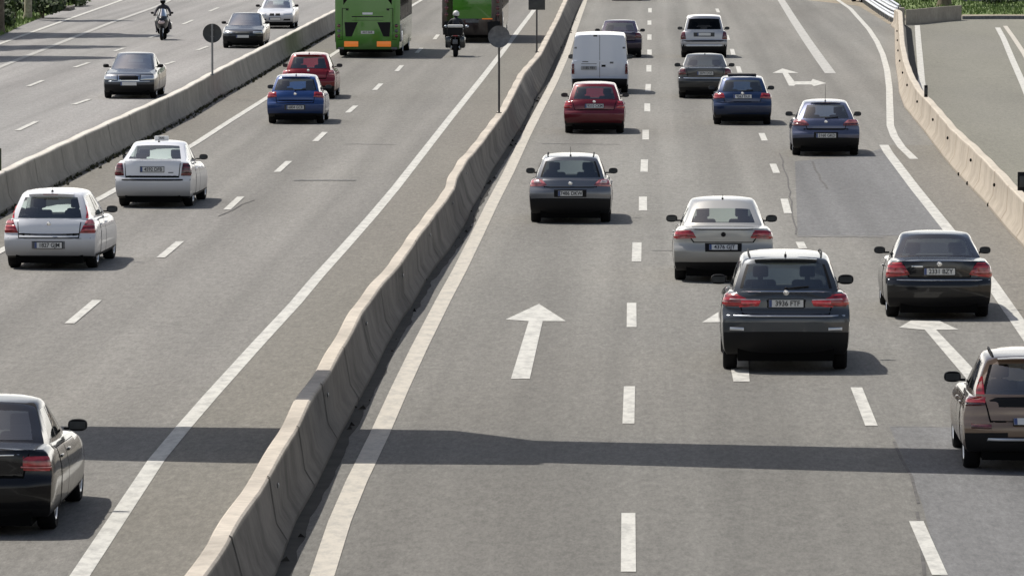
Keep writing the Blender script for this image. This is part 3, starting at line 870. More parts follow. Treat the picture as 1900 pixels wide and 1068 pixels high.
# 12 slate blue hatchback coupe
loc, rz = place_rear(1531, 288)
make_car('slate_blue_coupe', 'slate blue hatchback coupe with pale tail lights beside the curved arrow marking, nearest the exit', 'car', loc, rz,
    hatch(4.30, 1.80, 1.45, plate=.555, text='2160 GKD', wt=.62, badge=.90, antenna=.42, wiper=True, valance=.50, doors=[(1.6, 2.95)], gh=(.17, .75, 2.3, 3.25), spoiler=(.78, .10, .03),
          tailgate=(.50, .74, .56, .955), 
          patches=[('tail_light', [(.46, .80), (.92, .80), (.92, .87), (.44, .86)], M['reddark'], True, dict(off=.02)),
                   ('lamp_lens', [(.46, .865), (.92, .875), (.90, .965), (.58, .96)], M['redpale'], True, dict(off=.024)),
                   ('tailgate_trim', [(-.6, .69), (.6, .69), (.6, .735), (-.6, .735)], M['black'], False, dict(off=.01)),
                   ('plate_recess', [(-.33, .47), (.33, .47), (.33, .64), (-.33, .64)], M['black'], False, dict(off=.006))]),
    pn('slate_blue', (.10, .115, .19), .4), CARG)
# 14 white hatchback on the left
loc, rz = place_rear(100, 496, .8, -.033)
make_car('white_hatchback', 'white hatchback with tall red tail lights near the left edge, behind the white taxi', 'car', loc, rz,
    hatch(4.25, 1.775, 1.48, plate=.475, text='1827 GJM', ring=False, badge=.86, antenna=.06, wt=.67, wb=.87, valance=.28, spoiler=(.80, .13, .03), mir=1.1, T2=[0, .10, .3, .5, .7, .86, .93, .97, 1],
          tailgate=(.58, .62, .60, .955), gh=(.14, .50, 2.25, 3.25),
          patches=[('tail_light', [(.60, .70), (.89, .69), (.87, .84), (.66, .84)], M['red'], True, dict(off=.02)),
                   ('tail_light', [(.67, .845), (.87, .845), (.84, .955), (.70, .955)], M['redpale'], True, dict(off=.02)),
                   ('tail_light', [(.68, .97), (.84, .97), (.76, 1.22), (.70, 1.22)], M['redlit'], True, dict(off=.014, surf='gh')),
                   ('plate_recess', [(-.33, .405), (.33, .405), (.33, .55), (-.33, .55)], M['signgrey'], False, dict(off=.006)),
                   ('bumper_crease', [(-.80, .595), (.80, .595), (.80, .605), (-.80, .605)], M['signgrey'], False, dict(off=.004))]),
    pn('white', (.78, .79, .82), 0, .3), CARG)
# 15 white taxi
loc, rz = place_rear(291, 382, .98, -.030)
tx, fx = make_car('white_taxi', 'white taxi saloon with roof sign and dark tail lights ahead of the white hatchback', 'taxi', loc, rz,
    saloon(4.51, 1.73, 1.44, plate=.865, text='4592 DFB', wt=.67, wb=.87, antenna=.05, valance=.26, T2=[0, .12, .3, .5, .7, .88, .93, .97, 1], gh=(.45, 1.35, 2.4, 3.35),
           deck=[(0, 1.02), (.12, 1.06), (.6, 1.075), (1.2, 1.02), (2.7, .95), (3.1, .93), (4.1, .80), (4.51, .68)],
           rear=[(.2, .16), (.3, .05), (.42, .0), (.60, .0), (.655, .03), (.68, .06), (.82, .07), (.98, .085), (1.08, .13)],
           tailgate=(.60, .70, .62, 1.05),
           patches=[('tail_light', [(.65, .72), (.88, .71), (.86, .99), (.68, 1.0)], M['reddark'], True, dict(off=.02)),
                    ('bumper_strip', [(-.84, .615), (.84, .615), (.84, .65), (-.84, .65)], M['black'], False, dict(off=.012)),
                    ('model_badge', [(.36, .78), (.50, .78), (.50, .81), (.36, .81)], M['signgrey'], False, dict(off=.008)),
                    ('plate_frame', [(-.32, .795), (.32, .795), (.32, .935), (-.32, .935)], M['signgrey'], False, dict(off=.006))]),
    pn('white', (.78, .79, .82)), CARG)
q = fx['gh'](0, .62, 1.0)
rs = MB().box(-.16, .16, q.y - .05, q.y + .05, q.z - .01, q.z + .085, 0, .02).build('roof_sign', M['plate'], tx)
text_part('TAXI', .065, Matrix.Translation((0, q.y - .053, q.z + .042)) @ Matrix.Rotation(PI / 2, 4, 'X'), M['ink'], rs, 'sign_text')
# 16 blue hatch
loc, rz = place_rear(550, 229, .72)
make_car('blue_hatchback', 'bright blue hatchback close behind the red hatchback on the left carriageway', 'car', loc, rz,
    hatch(4.05, 1.70, 1.44, plate=.50, text='6804 GCR', ring=True, badge=.88, antenna=.12, wiper=True, wt=.68, valance=.30, spoiler=(.8, .1, .025), tailgate=(.55, .64, .58, .955),
          patches=[('tail_light', [(.55, .80), (.88, .76), (.88, .95), (.56, .96)], M['red'], True, dict(off=.02)),
                   ('plate_recess', [(-.32, .43), (.32, .43), (.32, .58), (-.32, .58)], M['signdark'], False, dict(off=.006))]),
    pn('bright_blue', (.022, .065, .22), .15), CARG)
# 17 red hatch
loc, rz = place_rear(574, 183, .72)
make_car('red_hatchback', 'bright red hatchback half hidden by the blue one, beside the bus', 'car', loc, rz,
    hatch(4.30, 1.75, 1.49, plate=.55, badge=.93, antenna=.12, wt=.66, valance=.42, spoiler=(.8, .12, .03), tailgate=(.58, .68, .62, .955),
          patches=[('tail_light', [(.66, .80), (.92, .76), (.92, .97), (.70, .97)], M['redpale'], True, dict(off=.02))]),
    pn('bright_red', (.23, .008, .015), .1), CARG)
# 21 black saloon, bottom left
loc, rz = place_rear(-36, 980, .98)
make_car('black_saloon', 'shiny black saloon with red tail light cut off by the left edge at the bottom', 'car', loc, rz,
    saloon(4.92, 1.855, 1.46, plate=.84, text='6150 DWR', wt=.66, wb=.86, antenna=.05, rw=.335, valance=.34, mir=1.2, gh=(.70, 1.50, 2.72, 3.70), tailgate=(.60, .70, .66, 1.0),
           patches=[('tail_light', [(.60, .77), (.92, .75), (.91, .92), (.60, .93)], M['red'], True, dict(off=.02)),
                    ('lamp_lens', [(.58, .80), (.92, .78), (.92, .80), (.58, .82)], M['redpale'], True, dict(off=.027)),
                    ('chrome_strip', [(-.56, .935), (.56, .935), (.56, .955), (-.56, .955)], M['chrome'], False, dict(off=.014))]),
    pn('black_deep', (.008, .008, .010), 0, .25, 1.36), CARG)

# oncoming cars
grille_d = M['black']
loc, rz = place_front(243, 182, 4.75)
make_car('grey_blue_saloon', 'grey blue oncoming saloon with upright grille, nearest camera on the far left carriageway', 'car', loc, rz,
    saloon(4.75, 1.77, 1.44, fplate=.50, wt=.67, valance=.46, bowF=.22,
           front=[(.2, .14), (.35, .02), (.5, 0), (.62, .02), (.72, .06), (.80, .14)],
           deck=[(0, .97), (.12, 1.02), (.75, 1.045), (1.2, 1.0), (2.8, .95), (3.4, .95), (4.35, .86), (4.75, .78)],
           patches=[('grille_frame', [(-.37, .585), (.37, .585), (.37, .785), (-.37, .785)], M['chrome'], False, dict(off=.008, end='front')),
                    ('grille', [(-.34, .60), (.34, .60), (.34, .77), (-.34, .77)], M['black'], False, dict(off=.014, end='front')),
                    ('headlight', [(.40, .62), (.86, .62), (.86, .76), (.42, .77)], M['head'], True, dict(off=.014, end='front')),
                    ('bumper_strip', [(-.84, .555), (.84, .555), (.84, .585), (-.84, .585)], M['steel'], False, dict(off=.014, end='front')),
                    ('tail_light', [(.6, .75), (.9, .75), (.9, .95), (.6, .95)], M['red'], True, dict(off=.02))]),
    pn('grey_blue', (.06, .07, .088), .3), CARG)
loc, rz = place_front(453, 89, 4.4)
make_car('dark_silver_saloon', 'dark silver oncoming saloon seen just right of the small round sign', 'car', loc, rz,
    saloon(4.5, 1.77, 1.42, fplate=.50, wt=.66, valance=.50, bowF=.3,
           patches=[('grille', [(-.34, .60), (.34, .60), (.30, .68), (-.30, .68)], M['signdark'], False, dict(off=.012, end='front')),
                    ('headlight', [(.46, .62), (.84, .60), (.84, .70), (.46, .70)], M['head'], True, dict(off=.014, end='front')),
                    ('air_dam', [(-.7, .36), (.7, .36), (.7, .47), (-.7, .47)], M['black'], False, dict(off=.012, end='front'))]),
    pn('dark_silver', (.055, .058, .066), .35), CARG)
loc, rz = place_front(512, 53, 4.45)
make_car('white_saloon', 'white oncoming saloon with twin black grille openings behind the dark silver one', 'car', loc, rz,
    saloon(4.45, 1.77, 1.42, fplate=.46, wt=.66, valance=.32, bowF=.26,
           patches=[('grille', [(.03, .60), (.27, .60), (.25, .72), (.04, .72)], M['black'], True, dict(off=.012, end='front')),
                    ('headlight', [(.42, .60), (.84, .61), (.84, .71), (.42, .71)], M['head'], True, dict(off=.014, end='front')),
                    ('air_intake', [(.40, .38), (.72, .38), (.72, .46), (.44, .46)], M['black'], True, dict(off=.012, end='front'))]),
    pn('white', (.78, .79, .82)), CARG)
# far cars whose lowest edge only shows
loc, rz = place_rear(1163, 1.5)
make_car('black_car', 'black car at the very top edge, only its tyres and shadow in view', 'car', loc, rz,
    hatch(4.2, 1.75, 1.45, plate=.8, patches=[('tail_light', [(.62, .8), (.9, .8), (.9, .95), (.66, .95)], M['red'], True, dict(off=.02))]), pn('black', (.010, .010, .012), 0, .25), CARG)
# ------------------------------------------------------------------ van
loc, rz = place_rear(1113, 173, .85)
pv = hatch(4.85, 1.93, 2.02, clr=.24, rw=.33, ro=.85, rear_glass=False, sidewin=[(6, 8)], wb=.955, wt=.87, crown=.05, bowR=.10, bowF=.35, valance=.50, rear_seats=False, gcurve=1, mir_dy=.35, mir=1.25,
    sec=[(0, .93), (.07, .975), (.25, .99), (.5, 1.0), (.7, 1.0), (.86, .99), (.95, .975), (1, .955)],
    deck=[(0, 1.12), (3.2, 1.12), (3.9, 1.06), (4.5, .92), (4.85, .8)], gh=(.05, .12, 3.35, 4.35), rtaper=.02, doors=[],
    rear=[(.2, .14), (.3, .03), (.42, 0), (.50, 0), (.53, .05), (.8, .05), (1.15, .06)],
    patches=[('tail_light', [(.84, .66), (.93, .66), (.93, 1.0), (.85, 1.0)], M['reddark'], True, dict(off=.02)),
             ('door_gap', [(-.008, .54), (.008, .54), (.008, 1.10), (-.008, 1.10)], M['signgrey'], False, dict(off=.004)),
             ('door_gap', [(-.008, 1.12), (.008, 1.12), (.008, 1.95), (-.008, 1.95)], M['signgrey'], False, dict(off=.004, surf='gh')),
             ('hinge', [(.76, 1.50), (.84, 1.50), (.84, 1.56), (.76, 1.56)], M['signgrey'], True, dict(off=.012, surf='gh')),
             ('door_handle', [(.06, .90), (.20, .90), (.20, .97), (.06, .97)], M['black'], False, dict(off=.02)),
             ('sticker', [(.34, 1.01), (.46, 1.01), (.46, 1.07), (.34, 1.07)], M['signgrey'], False, dict(off=.006)),
             ('lettering_line', [(-.62, .99), (-.10, .99), (-.10, 1.01), (-.62, 1.01)], M['signgrey'], False, dict(off=.005)),
             ('lettering_line', [(-.58, 1.055), (-.38, 1.055), (-.38, 1.085), (-.58, 1.085)], M['signgrey'], False, dict(off=.005)),
             ('roof_edge_lamp', [(-.20, 1.90), (-.08, 1.90), (-.08, 1.95), (-.20, 1.95)], M['black'], False, dict(off=.012, surf='gh'))])
van, fv = make_car('white_van', 'white panel van with twin rear doors behind the dark red hatchback', 'van', loc, rz, pv, pn('van_white', (.66, .69, .76), 0, .5), CARG)
c = fv['onskin'](fv['hull'], -.36, .86, .014)
b = MB().box(-.62, -.10, c.y - .012, c.y + .006, .80, .925, 0).build('licence_plate', [mat('plate_dull', (.34, .35, .36), .6)], van)
text_part('1185 FBV', .12, Matrix.Translation((-.36, c.y - .014, .862)) @ Matrix.Rotation(PI / 2, 4, 'X'), M['ink'], b)

# ------------------------------------------------------------------ buses
bus_green = pn('bus_green', (.062, .225, .020), 0, .35)
bus_dark = pn('bus_maroon', (.012, .003, .004), 0, .3)
def bus(label, px, py, kind):
    g = G(px, py); root = empty('bus', g, YAW_ROAD, label, 'bus', 'green buses driving away')
    L, W, H = 12.0, 2.55, 3.25
    pmat = bus_green if kind == 0 else bus_dark
    def f(a, b, t):
        z = lerp(.34, H, t)
        y0 = .10 * t * t + .10 * abs(a) ** 6
        y1 = L - .12 * t - .15 * abs(a) ** 4
        w = W / 2 * (1 - .03 * (1 - t) ** 6 - (.05 * max(0, (t - .93) / .07) ** 2))
        zz = z - .06 * abs(a) ** 4 * (t > .999)
        return Vector((a * w, lerp(y0, y1, b), zz))
    As = [-1, -.985, -.93, -.8, -.5, 0, .5, .8, .93, .985, 1]; Ts = [0, .03, .2, .4, .6, .8, .93, .97, 1]
    Bs = [0, .01, .03, .1, .3, .5, .7, .9, .97, .99, 1]
    V, FS = grid_surface(f, As, Bs, Ts)
    body = mobj('body', V, [x[3] for x in FS], [pmat], root, None, 38)
    bmd = body.modifiers.new('b', 'BOOLEAN'); bmd.solver = 'EXACT'
    cut = MB()
    for yy in (3.3, 9.3): cut.lathe([(.0001, -2), (.56, -2), (.56, 2), (.0001, 2)], 'x', (0, yy, .5), 28)
    co = cut.build('cut', M['under']); bmc = bmesh.new(); bmc.from_mesh(co.data); bmesh.ops.remove_doubles(bmc, verts=bmc.verts, dist=.0005)
    bmesh.ops.recalc_face_normals(bmc, faces=bmc.faces); bmc.to_mesh(co.data); bmc.free(); bmd.object = co
    nm = bpy.data.meshes.new_from_object(body.evaluated_get(bpy.context.evaluated_depsgraph_get()))
    body.modifiers.clear(); body.data = nm; bpy.data.objects.remove(co); nm.shade_smooth(); nm.set_sharp_from_angle(angle=R(38))
    MB().box(-.95, .95, .25, L - .3, .22, .6).build('underbody', M['under'], root)
    for yy in (3.3, 9.3):
        for s in (-1, 1): add_wheel(root, s * (W / 2 - .16), yy, .49, .28)
    # side windows, each its own pane, on a dark band
    for s in (-1, 1):
        MB().box(s * (W / 2) - .008, s * (W / 2) + .004, .35, 11.7, 1.45, 2.85, 0).build('window_band', M['black'], root)
        for k in range(7):
            y = .5 + k * 1.6
            MB().box(s * (W / 2 + .006) - .003, s * (W / 2 + .006) + .003, y, y + 1.5, 1.52, 2.78, 0).build('side_window', M['glassdark'], root)
        MB().box(s * (W / 2) - .01, s * (W / 2) + .006, .25, 1.4, .62, 1.30, 0, .004).build('service_hatch', M['signgrey'], root)
        MB().box(s * (W / 2) - .01, s * (W / 2) + .008, 1.5, 2.5, .62, 1.0, 0, .004).build('service_hatch', M['steel'] if kind == 0 else bus_dark, root)
    def rearbox(name, x0, x1, z0, z1, m, d=.012, parent=root, bev=.0):
        t = ((z0 + z1) / 2 - .34) / (H - .34); y = .10 * t * t
        a = max(abs(x0), abs(x1)) / (W / 2); y += .10 * a ** 6 * .5
        return MB().box(x0, x1, y - d, y + .06, z0, z1, 0, bev).build(name, m, parent)
    if kind == 0:
        rearbox('rear_window', -.95, .95, 2.02, 2.95, M['glassdark'], .006)
        rearbox('hatch_slot', -.62, .62, 1.60, 1.635, M['black'], .004)
        for s in (-1, 1):
            y = .03
            q = [(s * .50, .86), (s * .86, .86), (s * .98, 1.40), (s * .48, 1.38)] if False else [(s * .62, .84), (s * .86, .84), (s * .90, 1.40), (s * .38, 1.40)]
            vs = [Vector((x, .012 - (.0 if z < 1 else -.01) - .012, z)) for x, z in q]
            vs2 = [v + Vector((0, .05, 0)) for v in vs]
            mobj('engine_grille', vs + vs2, [[0, 1, 2, 3], [0, 1, 5, 4], [1, 2, 6, 5], [2, 3, 7, 6], [3, 0, 4, 7]], M['black'], root)
            rearbox('indicator', min(s * .36, s * .92), max(s * .36, s * .92), .44, .66, M['orange'], .015, bev=.02)
            for k, mm in enumerate((M['reddark'], M['signgrey'], M['reddark'])):
                z = .86 + k * .20
                MB().ball((s * 1.12, .07, z), .075, .05, .075, 14).build('tail_light', mm, root)
        rearbox('bumper', -1.16, 1.16, .34, .42, M['signgrey'], .006)
        for (x0, x1, z0, z1) in ((-1.15, 1.15, .715, .73), (-1.0, 1.0, 1.93, 1.945), (-1.0, -.985, .73, 1.93), (.985, 1.0, .73, 1.93), (-.62, .62, 1.47, 1.48)):
            rearbox('panel_seam', x0, x1, z0, z1, M['under'], .003)
        for s in (-1, 1): rearbox('hinge', s * .80 - .05, s * .80 + .05, 1.86, 1.92, M['black'], .02)
        rearbox('badge', -.20, .20, 1.70, 1.78, M['steel'], .006)
        lp = rearbox('licence_plate', -.26, .26, .95, 1.06, M['plate'], .014)
        text_part('4417 GHR', .10, Matrix.Translation((0, -.012, 1.005)) @ Matrix.Rotation(PI / 2, 4, 'X'), M['ink'], lp)
    else:
        rearbox('rear_window', -.9, .9, 2.3, 3.0, M['glassdark'], .006)
        rearbox('engine_cover', -.82, .82, 1.02, 2.2, bus_green, .02, bev=.015)
        rearbox('engine_cover', -.80, .20, .98, 1.02, M['signgrey'], .02)
        rearbox('indicator', .42, .86, 1.00, 1.04, M['orange'], .026)
        rearbox('bumper', -1.2, 1.2, .34, .92, M['black'], .03, bev=.03)
        lp = rearbox('licence_plate', -.28, .28, .86, .97, M['signgrey'], .045)
        for s in (-1, 1):
            for k in range(3): MB().ball((s * 1.08, .06, 1.2 + k * .28), .085, .05, .085, 14).build('tail_light', M['reddark'], root)
    for s in (-1, 1):
        MB().tube([(s * 1.2, L - .1, 2.9), (s * 1.42, L + .12, 2.8), (s * 1.45, L + .14, 2.5)], .025).box(s * 1.45 - .10, s * 1.45 + .10, L + .08, L + .16, 2.15, 2.5, 0, .03).build('door_mirror', M['black'], root)
    return root
bus('light green bus with orange reflectors low on its tail, left of the police motorcycle', 682, 108, 0)
bus('green and maroon bus ahead of the police motorcycle, its tail edged in maroon', 876, 80, 1)

# ------------------------------------------------------------------ motorcycles and riders
def skinned(name, verts, edges, radii, m, parent=None, root=0, sub=2):
    me = bpy.data.meshes.new(name); me.from_pydata(verts, edges, []); me.update()
    o = bpy.data.objects.new(name, me); COL.objects.link(o)
    sk = o.modifiers.new('s', 'SKIN'); sk.use_smooth_shade = True
    for i, r in enumerate(radii):
        d = me.skin_vertices[0].data[i]
        d.radius = (r, r) if not isinstance(r, tuple) else r
        d.use_root = (i == root)
    ss = o.modifiers.new('u', 'SUBSURF'); ss.levels = sub; ss.render_levels = sub
    nm = bpy.data.meshes.new_from_object(o.evaluated_get(bpy.context.evaluated_depsgraph_get()))
    o.modifiers.clear(); o.data = nm; nm.materials.clear(); nm.materials.append(m); nm.shade_smooth()
    if parent: o.parent = parent
    return o

def motorcycle(label, px, py, ang, police):
    g = G(px, py); d = Vector((math.sin(-ang), math.cos(-ang), 0))
    L = 2.2; rw = .31
    # the wheel nearest the viewer stands on the reading
    near = .36 if abs(ang) < 1 else L - .34
    loc = g - d * near
    bk = empty('motorcycle', loc, ang, label, 'motorcycle', 'motorcycles with riders')
    for y, w in ((.36, .17), (L - .34, .12)):
        t = MB().lathe([(rw - .09, -w / 2 + .02), (rw - .03, -w / 2), (rw - .005, -w / 4), (rw, 0), (rw - .005, w / 4), (rw - .03, w / 2), (rw - .09, w / 2 - .02)], n=28).build('wheel', M['tyre'], bk)
        t.location = (0, y, rw)
        q = MB().lathe([(rw - .085, -.03), (rw - .10, .0), (rw - .085, .03)], n=24)
        for k in range(6): q.box(-.012, .012, -.015, .015, .03, rw - .09, 0, 0, Matrix.Rotation(k * PI / 3, 4, 'X'))
        q.lathe([(.04, -.05), (.04, .05)], n=12); q.build('rim', M['rim'], t)
    bodym = pn('moto_dark', (.02, .021, .024), .3) if not police else pn('moto_police', (.025, .028, .03), .2)
    fr = MB()
    fr.tube([(0, .95, .35), (0, .95, .62), (0, 1.25, .72), (0, L - .62, .98)], [.16, .19, .17, .10], 14)
    fr.tube([(-.10, .36, rw), (-.12, .95, .42)], .03); fr.tube([(.10, .36, rw), (.12, .95, .42)], .03)
    fr.box(-.22, .22, .85, 1.3, .25, .58, 0, .06)
    fr.build('frame', M['under'], bk)
    # fairing
    fb = bmesh.new(); bmesh.ops.create_icosphere(fb, subdivisions=4, radius=1)
    for v in fb.verts:
        c = v.co.copy(); s = .30 if c.z > 0 else .27
        v.co = Vector((c.x * s * (1 - .25 * max(0, c.y)), 1.62 + c.y * .42, .80 + c.z * (.30 if c.z > 0 else .38)))
    fb.verts.index_update(); m = MB().add([v.co.copy() for v in fb.verts], [[v.index for v in f.verts] for f in fb.faces]); fb.free()
    m.build('fairing', bodym, bk)
    tk = MB().ball((0, 1.22, .90), .19, .30, .17, 18).build('fuel_tank', bodym, bk)
    MB().box(-.17, .17, .38, 1.05, .74, .84, 0, .05).build('seat', M['seat'], bk)
    # windscreen
    vs = []; n = 8
    for j in range(4):
        for i in range(n + 1):
            a = lerp(-1, 1, i / n); z = 1.02 + j * .11
            vs.append(Vector((a * (.24 - .03 * j), 1.88 - .28 * a * a - j * .09, z - .05 * a * a)))
    mobj('windscreen', vs, [[j * (n + 1) + i, j * (n + 1) + i + 1, (j + 1) * (n + 1) + i + 1, (j + 1) * (n + 1) + i] for j in range(3) for i in range(n)], M['glass'], bk, None, 60)
    MB().tube([(-.06, 1.80, .85), (-.06, L - .34, rw)], .028).tube([(.06, 1.80, .85), (.06, L - .34, rw)], .028).build('fork', M['steel'], bk)
    MB().tube([(-.36, 1.42, 1.06), (-.20, 1.56, 1.08), (0, 1.62, 1.06), (.20, 1.56, 1.08), (.36, 1.42, 1.06)], .016).build('handlebar', M['black'], bk)
    for s in (-1, 1):
        MB().tube([(s * .25, 1.60, 1.08), (s * .40, 1.62, 1.16)], .01, 6).ball((s * .42, 1.60, 1.17), .075, .03, .05, 12).build('mirror', M['black'] if not police else M['steel'], bk)
        MB().tube([(s * .16, 1.2, .34), (s * .18, .9, .30), (s * .19, .28, .40)], [.03, .04, .055], 12).build('exhaust', M['rim'], bk)
    MB().ball((0, 2.0, .78), .15, .05, .08, 14).build('headlight', M['clear'] if not police else M['head'], bk)
    MB().box(-.10, .10, .10, .14, .82, .87, 0, .01).build('tail_light', M['red'], bk)
    if police:
        MB().box(-.31, .31, .05, .42, .86, 1.16, 0, .05).build('top_case', M['black'], bk)
        MB().box(-.30, .30, .03, .40, 1.165, 1.27, 0, .03).build('top_case_lid', M['plate'], bk)
        for s in (-1, 1): MB().box(min(s * .17, s * .39), max(s * .17, s * .39), .10, .72, .36, .80, 0, .06).build('pannier', bodym, bk)
    else:
        for s in (-1, 1): MB().box(min(s * .17, s * .33), max(s * .17, s * .33), .15, .62, .42, .74, 0, .06).build('pannier', bodym, bk)
    MB().box(-.10, .10, .03, .06, .52, .70, 0, .005).tube([(0, .06, .7), (0, .35, .78)], .02).build('licence_plate', M['signgrey'], bk)
    # rider
    who = 'motorcycle police rider in dark uniform and white helmet, seen from behind' if police else 'rider in dark jacket and white helmet on the oncoming motorcycle'
    rd = empty('person', loc, ang, who, 'person')
    v = [(0, .92, .90), (0, .95, 1.10), (0, 1.02, 1.30), (0, 1.06, 1.44), (0, 1.10, 1.52), (0, 1.13, 1.60)]
    e = [(0, 1), (1, 2), (2, 3), (3, 4), (4, 5)]; r = [(.17, .13), (.155, .12), (.19, .13), (.11, .10), (.06, .06), (.085, .10)]
    for s in (-1, 1):
        n = len(v)
        v += [(s * .19, 1.05, 1.41), (s * .31, 1.16, 1.22), (s * .34, 1.38, 1.09), (s * .345, 1.44, 1.075)]
        e += [(3, n), (n, n + 1), (n + 1, n + 2), (n + 2, n + 3)]; r += [.075, .055, .042, .035]
        n = len(v)
        v += [(s * .15, 1.0, .88), (s * .27, 1.38, .82), (s * .25, 1.20, .46), (s * .26, 1.22, .38), (s * .27, 1.38, .34)]
        e += [(0, n), (n, n + 1), (n + 1, n + 2), (n + 2, n + 3), (n + 3, n + 4)]; r += [.105, .08, .055, .05, .035]
    cloth = mat('rider_clothes_police' if police else 'rider_clothes', (.020, .022, .030) if police else (.035, .034, .048), .7, vary=.3, scale=8)
    bd = skinned('body', v, e, r, cloth, rd)
    gl = MB()
    for s in (-1, 1):
        gl.ball((s * .345, 1.46, 1.075), .045, .04, .025, 10)
        for k in range(4):
            x = s * (.315 + k * .021); ln = (.9, 1.0, .95, .8)[k]
            gl.tube([(x, 1.48, 1.085), (x, 1.48 + .035 * ln, 1.075), (x, 1.48 + .035 * ln, 1.045), (x, 1.465, 1.035)], [.011, .0105, .010, .008], 6)
        gl.tube([(s * .31, 1.45, 1.07), (s * .295, 1.45, 1.045), (s * .30, 1.475, 1.035)], [.012, .011, .009], 6)
    gl.build('gloves', M['black'], rd)
    hb = bmesh.new(); bmesh.ops.create_icosphere(hb, subdivisions=4, radius=1)
    for q in hb.verts:
        c = q.co.copy(); q.co = Vector((c.x * .128, 1.15 + c.y * .155 - .01, 1.665 + c.z * (.145 if c.z > 0 else .13)))
    hb.verts.index_update()
    fcs = [[q.index for q in f.verts] for f in hb.faces]
    mi = []
    for f in hb.faces:
        c = f.calc_center_median()
        mi.append(1 if (c.y > 1.21 and 1.60 < c.z < 1.70) else (2 if c.z < 1.60 else 0))
    mobj('helmet', [q.co.copy() for q in hb.verts], fcs, [M['plate'], M['glassdark'], M['black']], rd, mi, 50); hb.free()
motorcycle('police motorcycle with white-lidded top case and panniers, behind the second bus', 845, 106, YAW_ROAD, True)
motorcycle('dark oncoming motorcycle with lit headlamp on the far left carriageway', 300, 75, YAW_ROAD + PI, False)

# ------------------------------------------------------------------ carriageways
def sheet(name, pts, z, m, kind='structure'):
    o = mobj(name, [(p[0], p[1], z) for p in pts], [list(range(len(pts)))], m)
    if kind: o['kind'] = kind
    return o
def uv_(px, py, z=0):
    g = G(px, py, z); return g.dot(XD), g.dot(YD)
def along(u, s): return XD * u + YD * s
mobj('ground', [(-900, -120, -.004), (900, -120, -.004), (900, 2500, -.004), (-900, 2500, -.004)], [[0, 1, 2, 3]], M['soil'])['kind'] = 'structure'

def wpts(pxs, z=0): return [G(x, y, z) for x, y in pxs]
def resample(path, step):
    out = []
    for a, b in zip(path, path[1:]):
        n = max(1, int((b - a).length / step))
        out += [a.lerp(b, i / n) for i in range(n)]
    return out + [path[-1]]

# road edges: barrier foot lines as X(D)
def xfun(path):
    k = sorted([(p.y, p.x) for p in path])
    sl0 = (k[1][1] - k[0][1]) / (k[1][0] - k[0][0]); sl1 = math.tan(-YAW_ROAD)
    def f(y):
        if y < k[0][0]: return k[0][1] + (y - k[0][0]) * math.tan(-YAW_ROAD)
        if y > k[-1][0]: return k[-1][1] + (y - k[-1][0]) * sl1
        return keyed(k, y)
    return f
med_cap = wpts([(378, 1068), (419, 1008), (436, 975), (481, 910), (509, 862), (550, 793), (576, 739), (612, 687), (632, 650), (651, 617), (674, 573), (713, 521), (743, 488), (774, 441), (805, 400), (831, 366), (843, 348), (847, 330), (866, 297), (890, 270), (915, 236), (940, 202), (974, 135), (1004, 101), (1038, 34), (1053, 0)], .8)
med_base = wpts([(512, 1068), (549, 969), (587, 903), (630, 812), (697, 688), (716, 646), (765, 560), (792, 516), (833, 466), (862, 421), (876, 388), (892, 362), (912, 320), (935, 285), (965, 240), (985, 202), (1012, 150), (1035, 101), (1055, 60), (1072, 20)])
med_capL = [p.copy() for p in med_cap]
fc, fb_ = xfun(med_cap), xfun(med_base)
rb_base = wpts([(1900, 452), (1877, 427), (1842, 392), (1804, 353), (1765.6, 312), (1734, 270.6), (1705, 232), (1678, 200.5), (1668, 172), (1665, 129), (1662, 95), (1661, 51)])
rb_cap = wpts([(1900, 372), (1887, 360), (1848, 318), (1804, 274), (1765, 239), (1727, 194), (1702, 168), (1686, 140), (1676, 112), (1670, 80), (1668, 45), (1667, 22)], .8)
rbX = xfun(rb_base); rcX = xfun(rb_cap)
lb_cap = wpts([(0, 322), (175, 241), (337, 168.5), (398, 135), (479, 94), (613, 25)], .8)
lb_base = wpts([(0, 398), (118, 337), (236, 276), (337, 222.5), (404, 182), (452, 158), (519, 118), (573, 84), (617, 61)])
lcX, lbX = xfun(lb_cap), xfun(lb_base)

def band(name, fl, fr, y0, y1, step, z, m, kind='structure'):
    ys = []; y = y0
    while y < y1: ys.append(y); y += step
    ys.append(y1)
    v = []; f = []
    for y in ys: v += [(fl(y), y, z), (fr(y), y, z)]
    for i in range(len(ys) - 1): f.append([2 * i, 2 * i + 1, 2 * i + 3, 2 * i + 2])
    o = mobj(name, v, f, m); o['kind'] = kind; return o
roadln = math.tan(-YAW_ROAD)
band('road', lambda y: -46 + (y - 66) * roadln * .9, lambda y: lbX(y), 5, 1200, 20, .000, M['road_f'])
band('road', lambda y: lbX(y) - .3, lambda y: fc(y), 5, 1200, 8, .004, M['road_l'])
def rightlim(y): return rbX(y) + .05 if y < 322 else rbX(322) - (y - 322) * .16
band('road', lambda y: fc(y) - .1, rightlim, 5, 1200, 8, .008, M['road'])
band('road', lambda y: rcX(y) + .1, lambda y: rcX(y) + 60, 60, 300, 8, .004, M['ramp'])
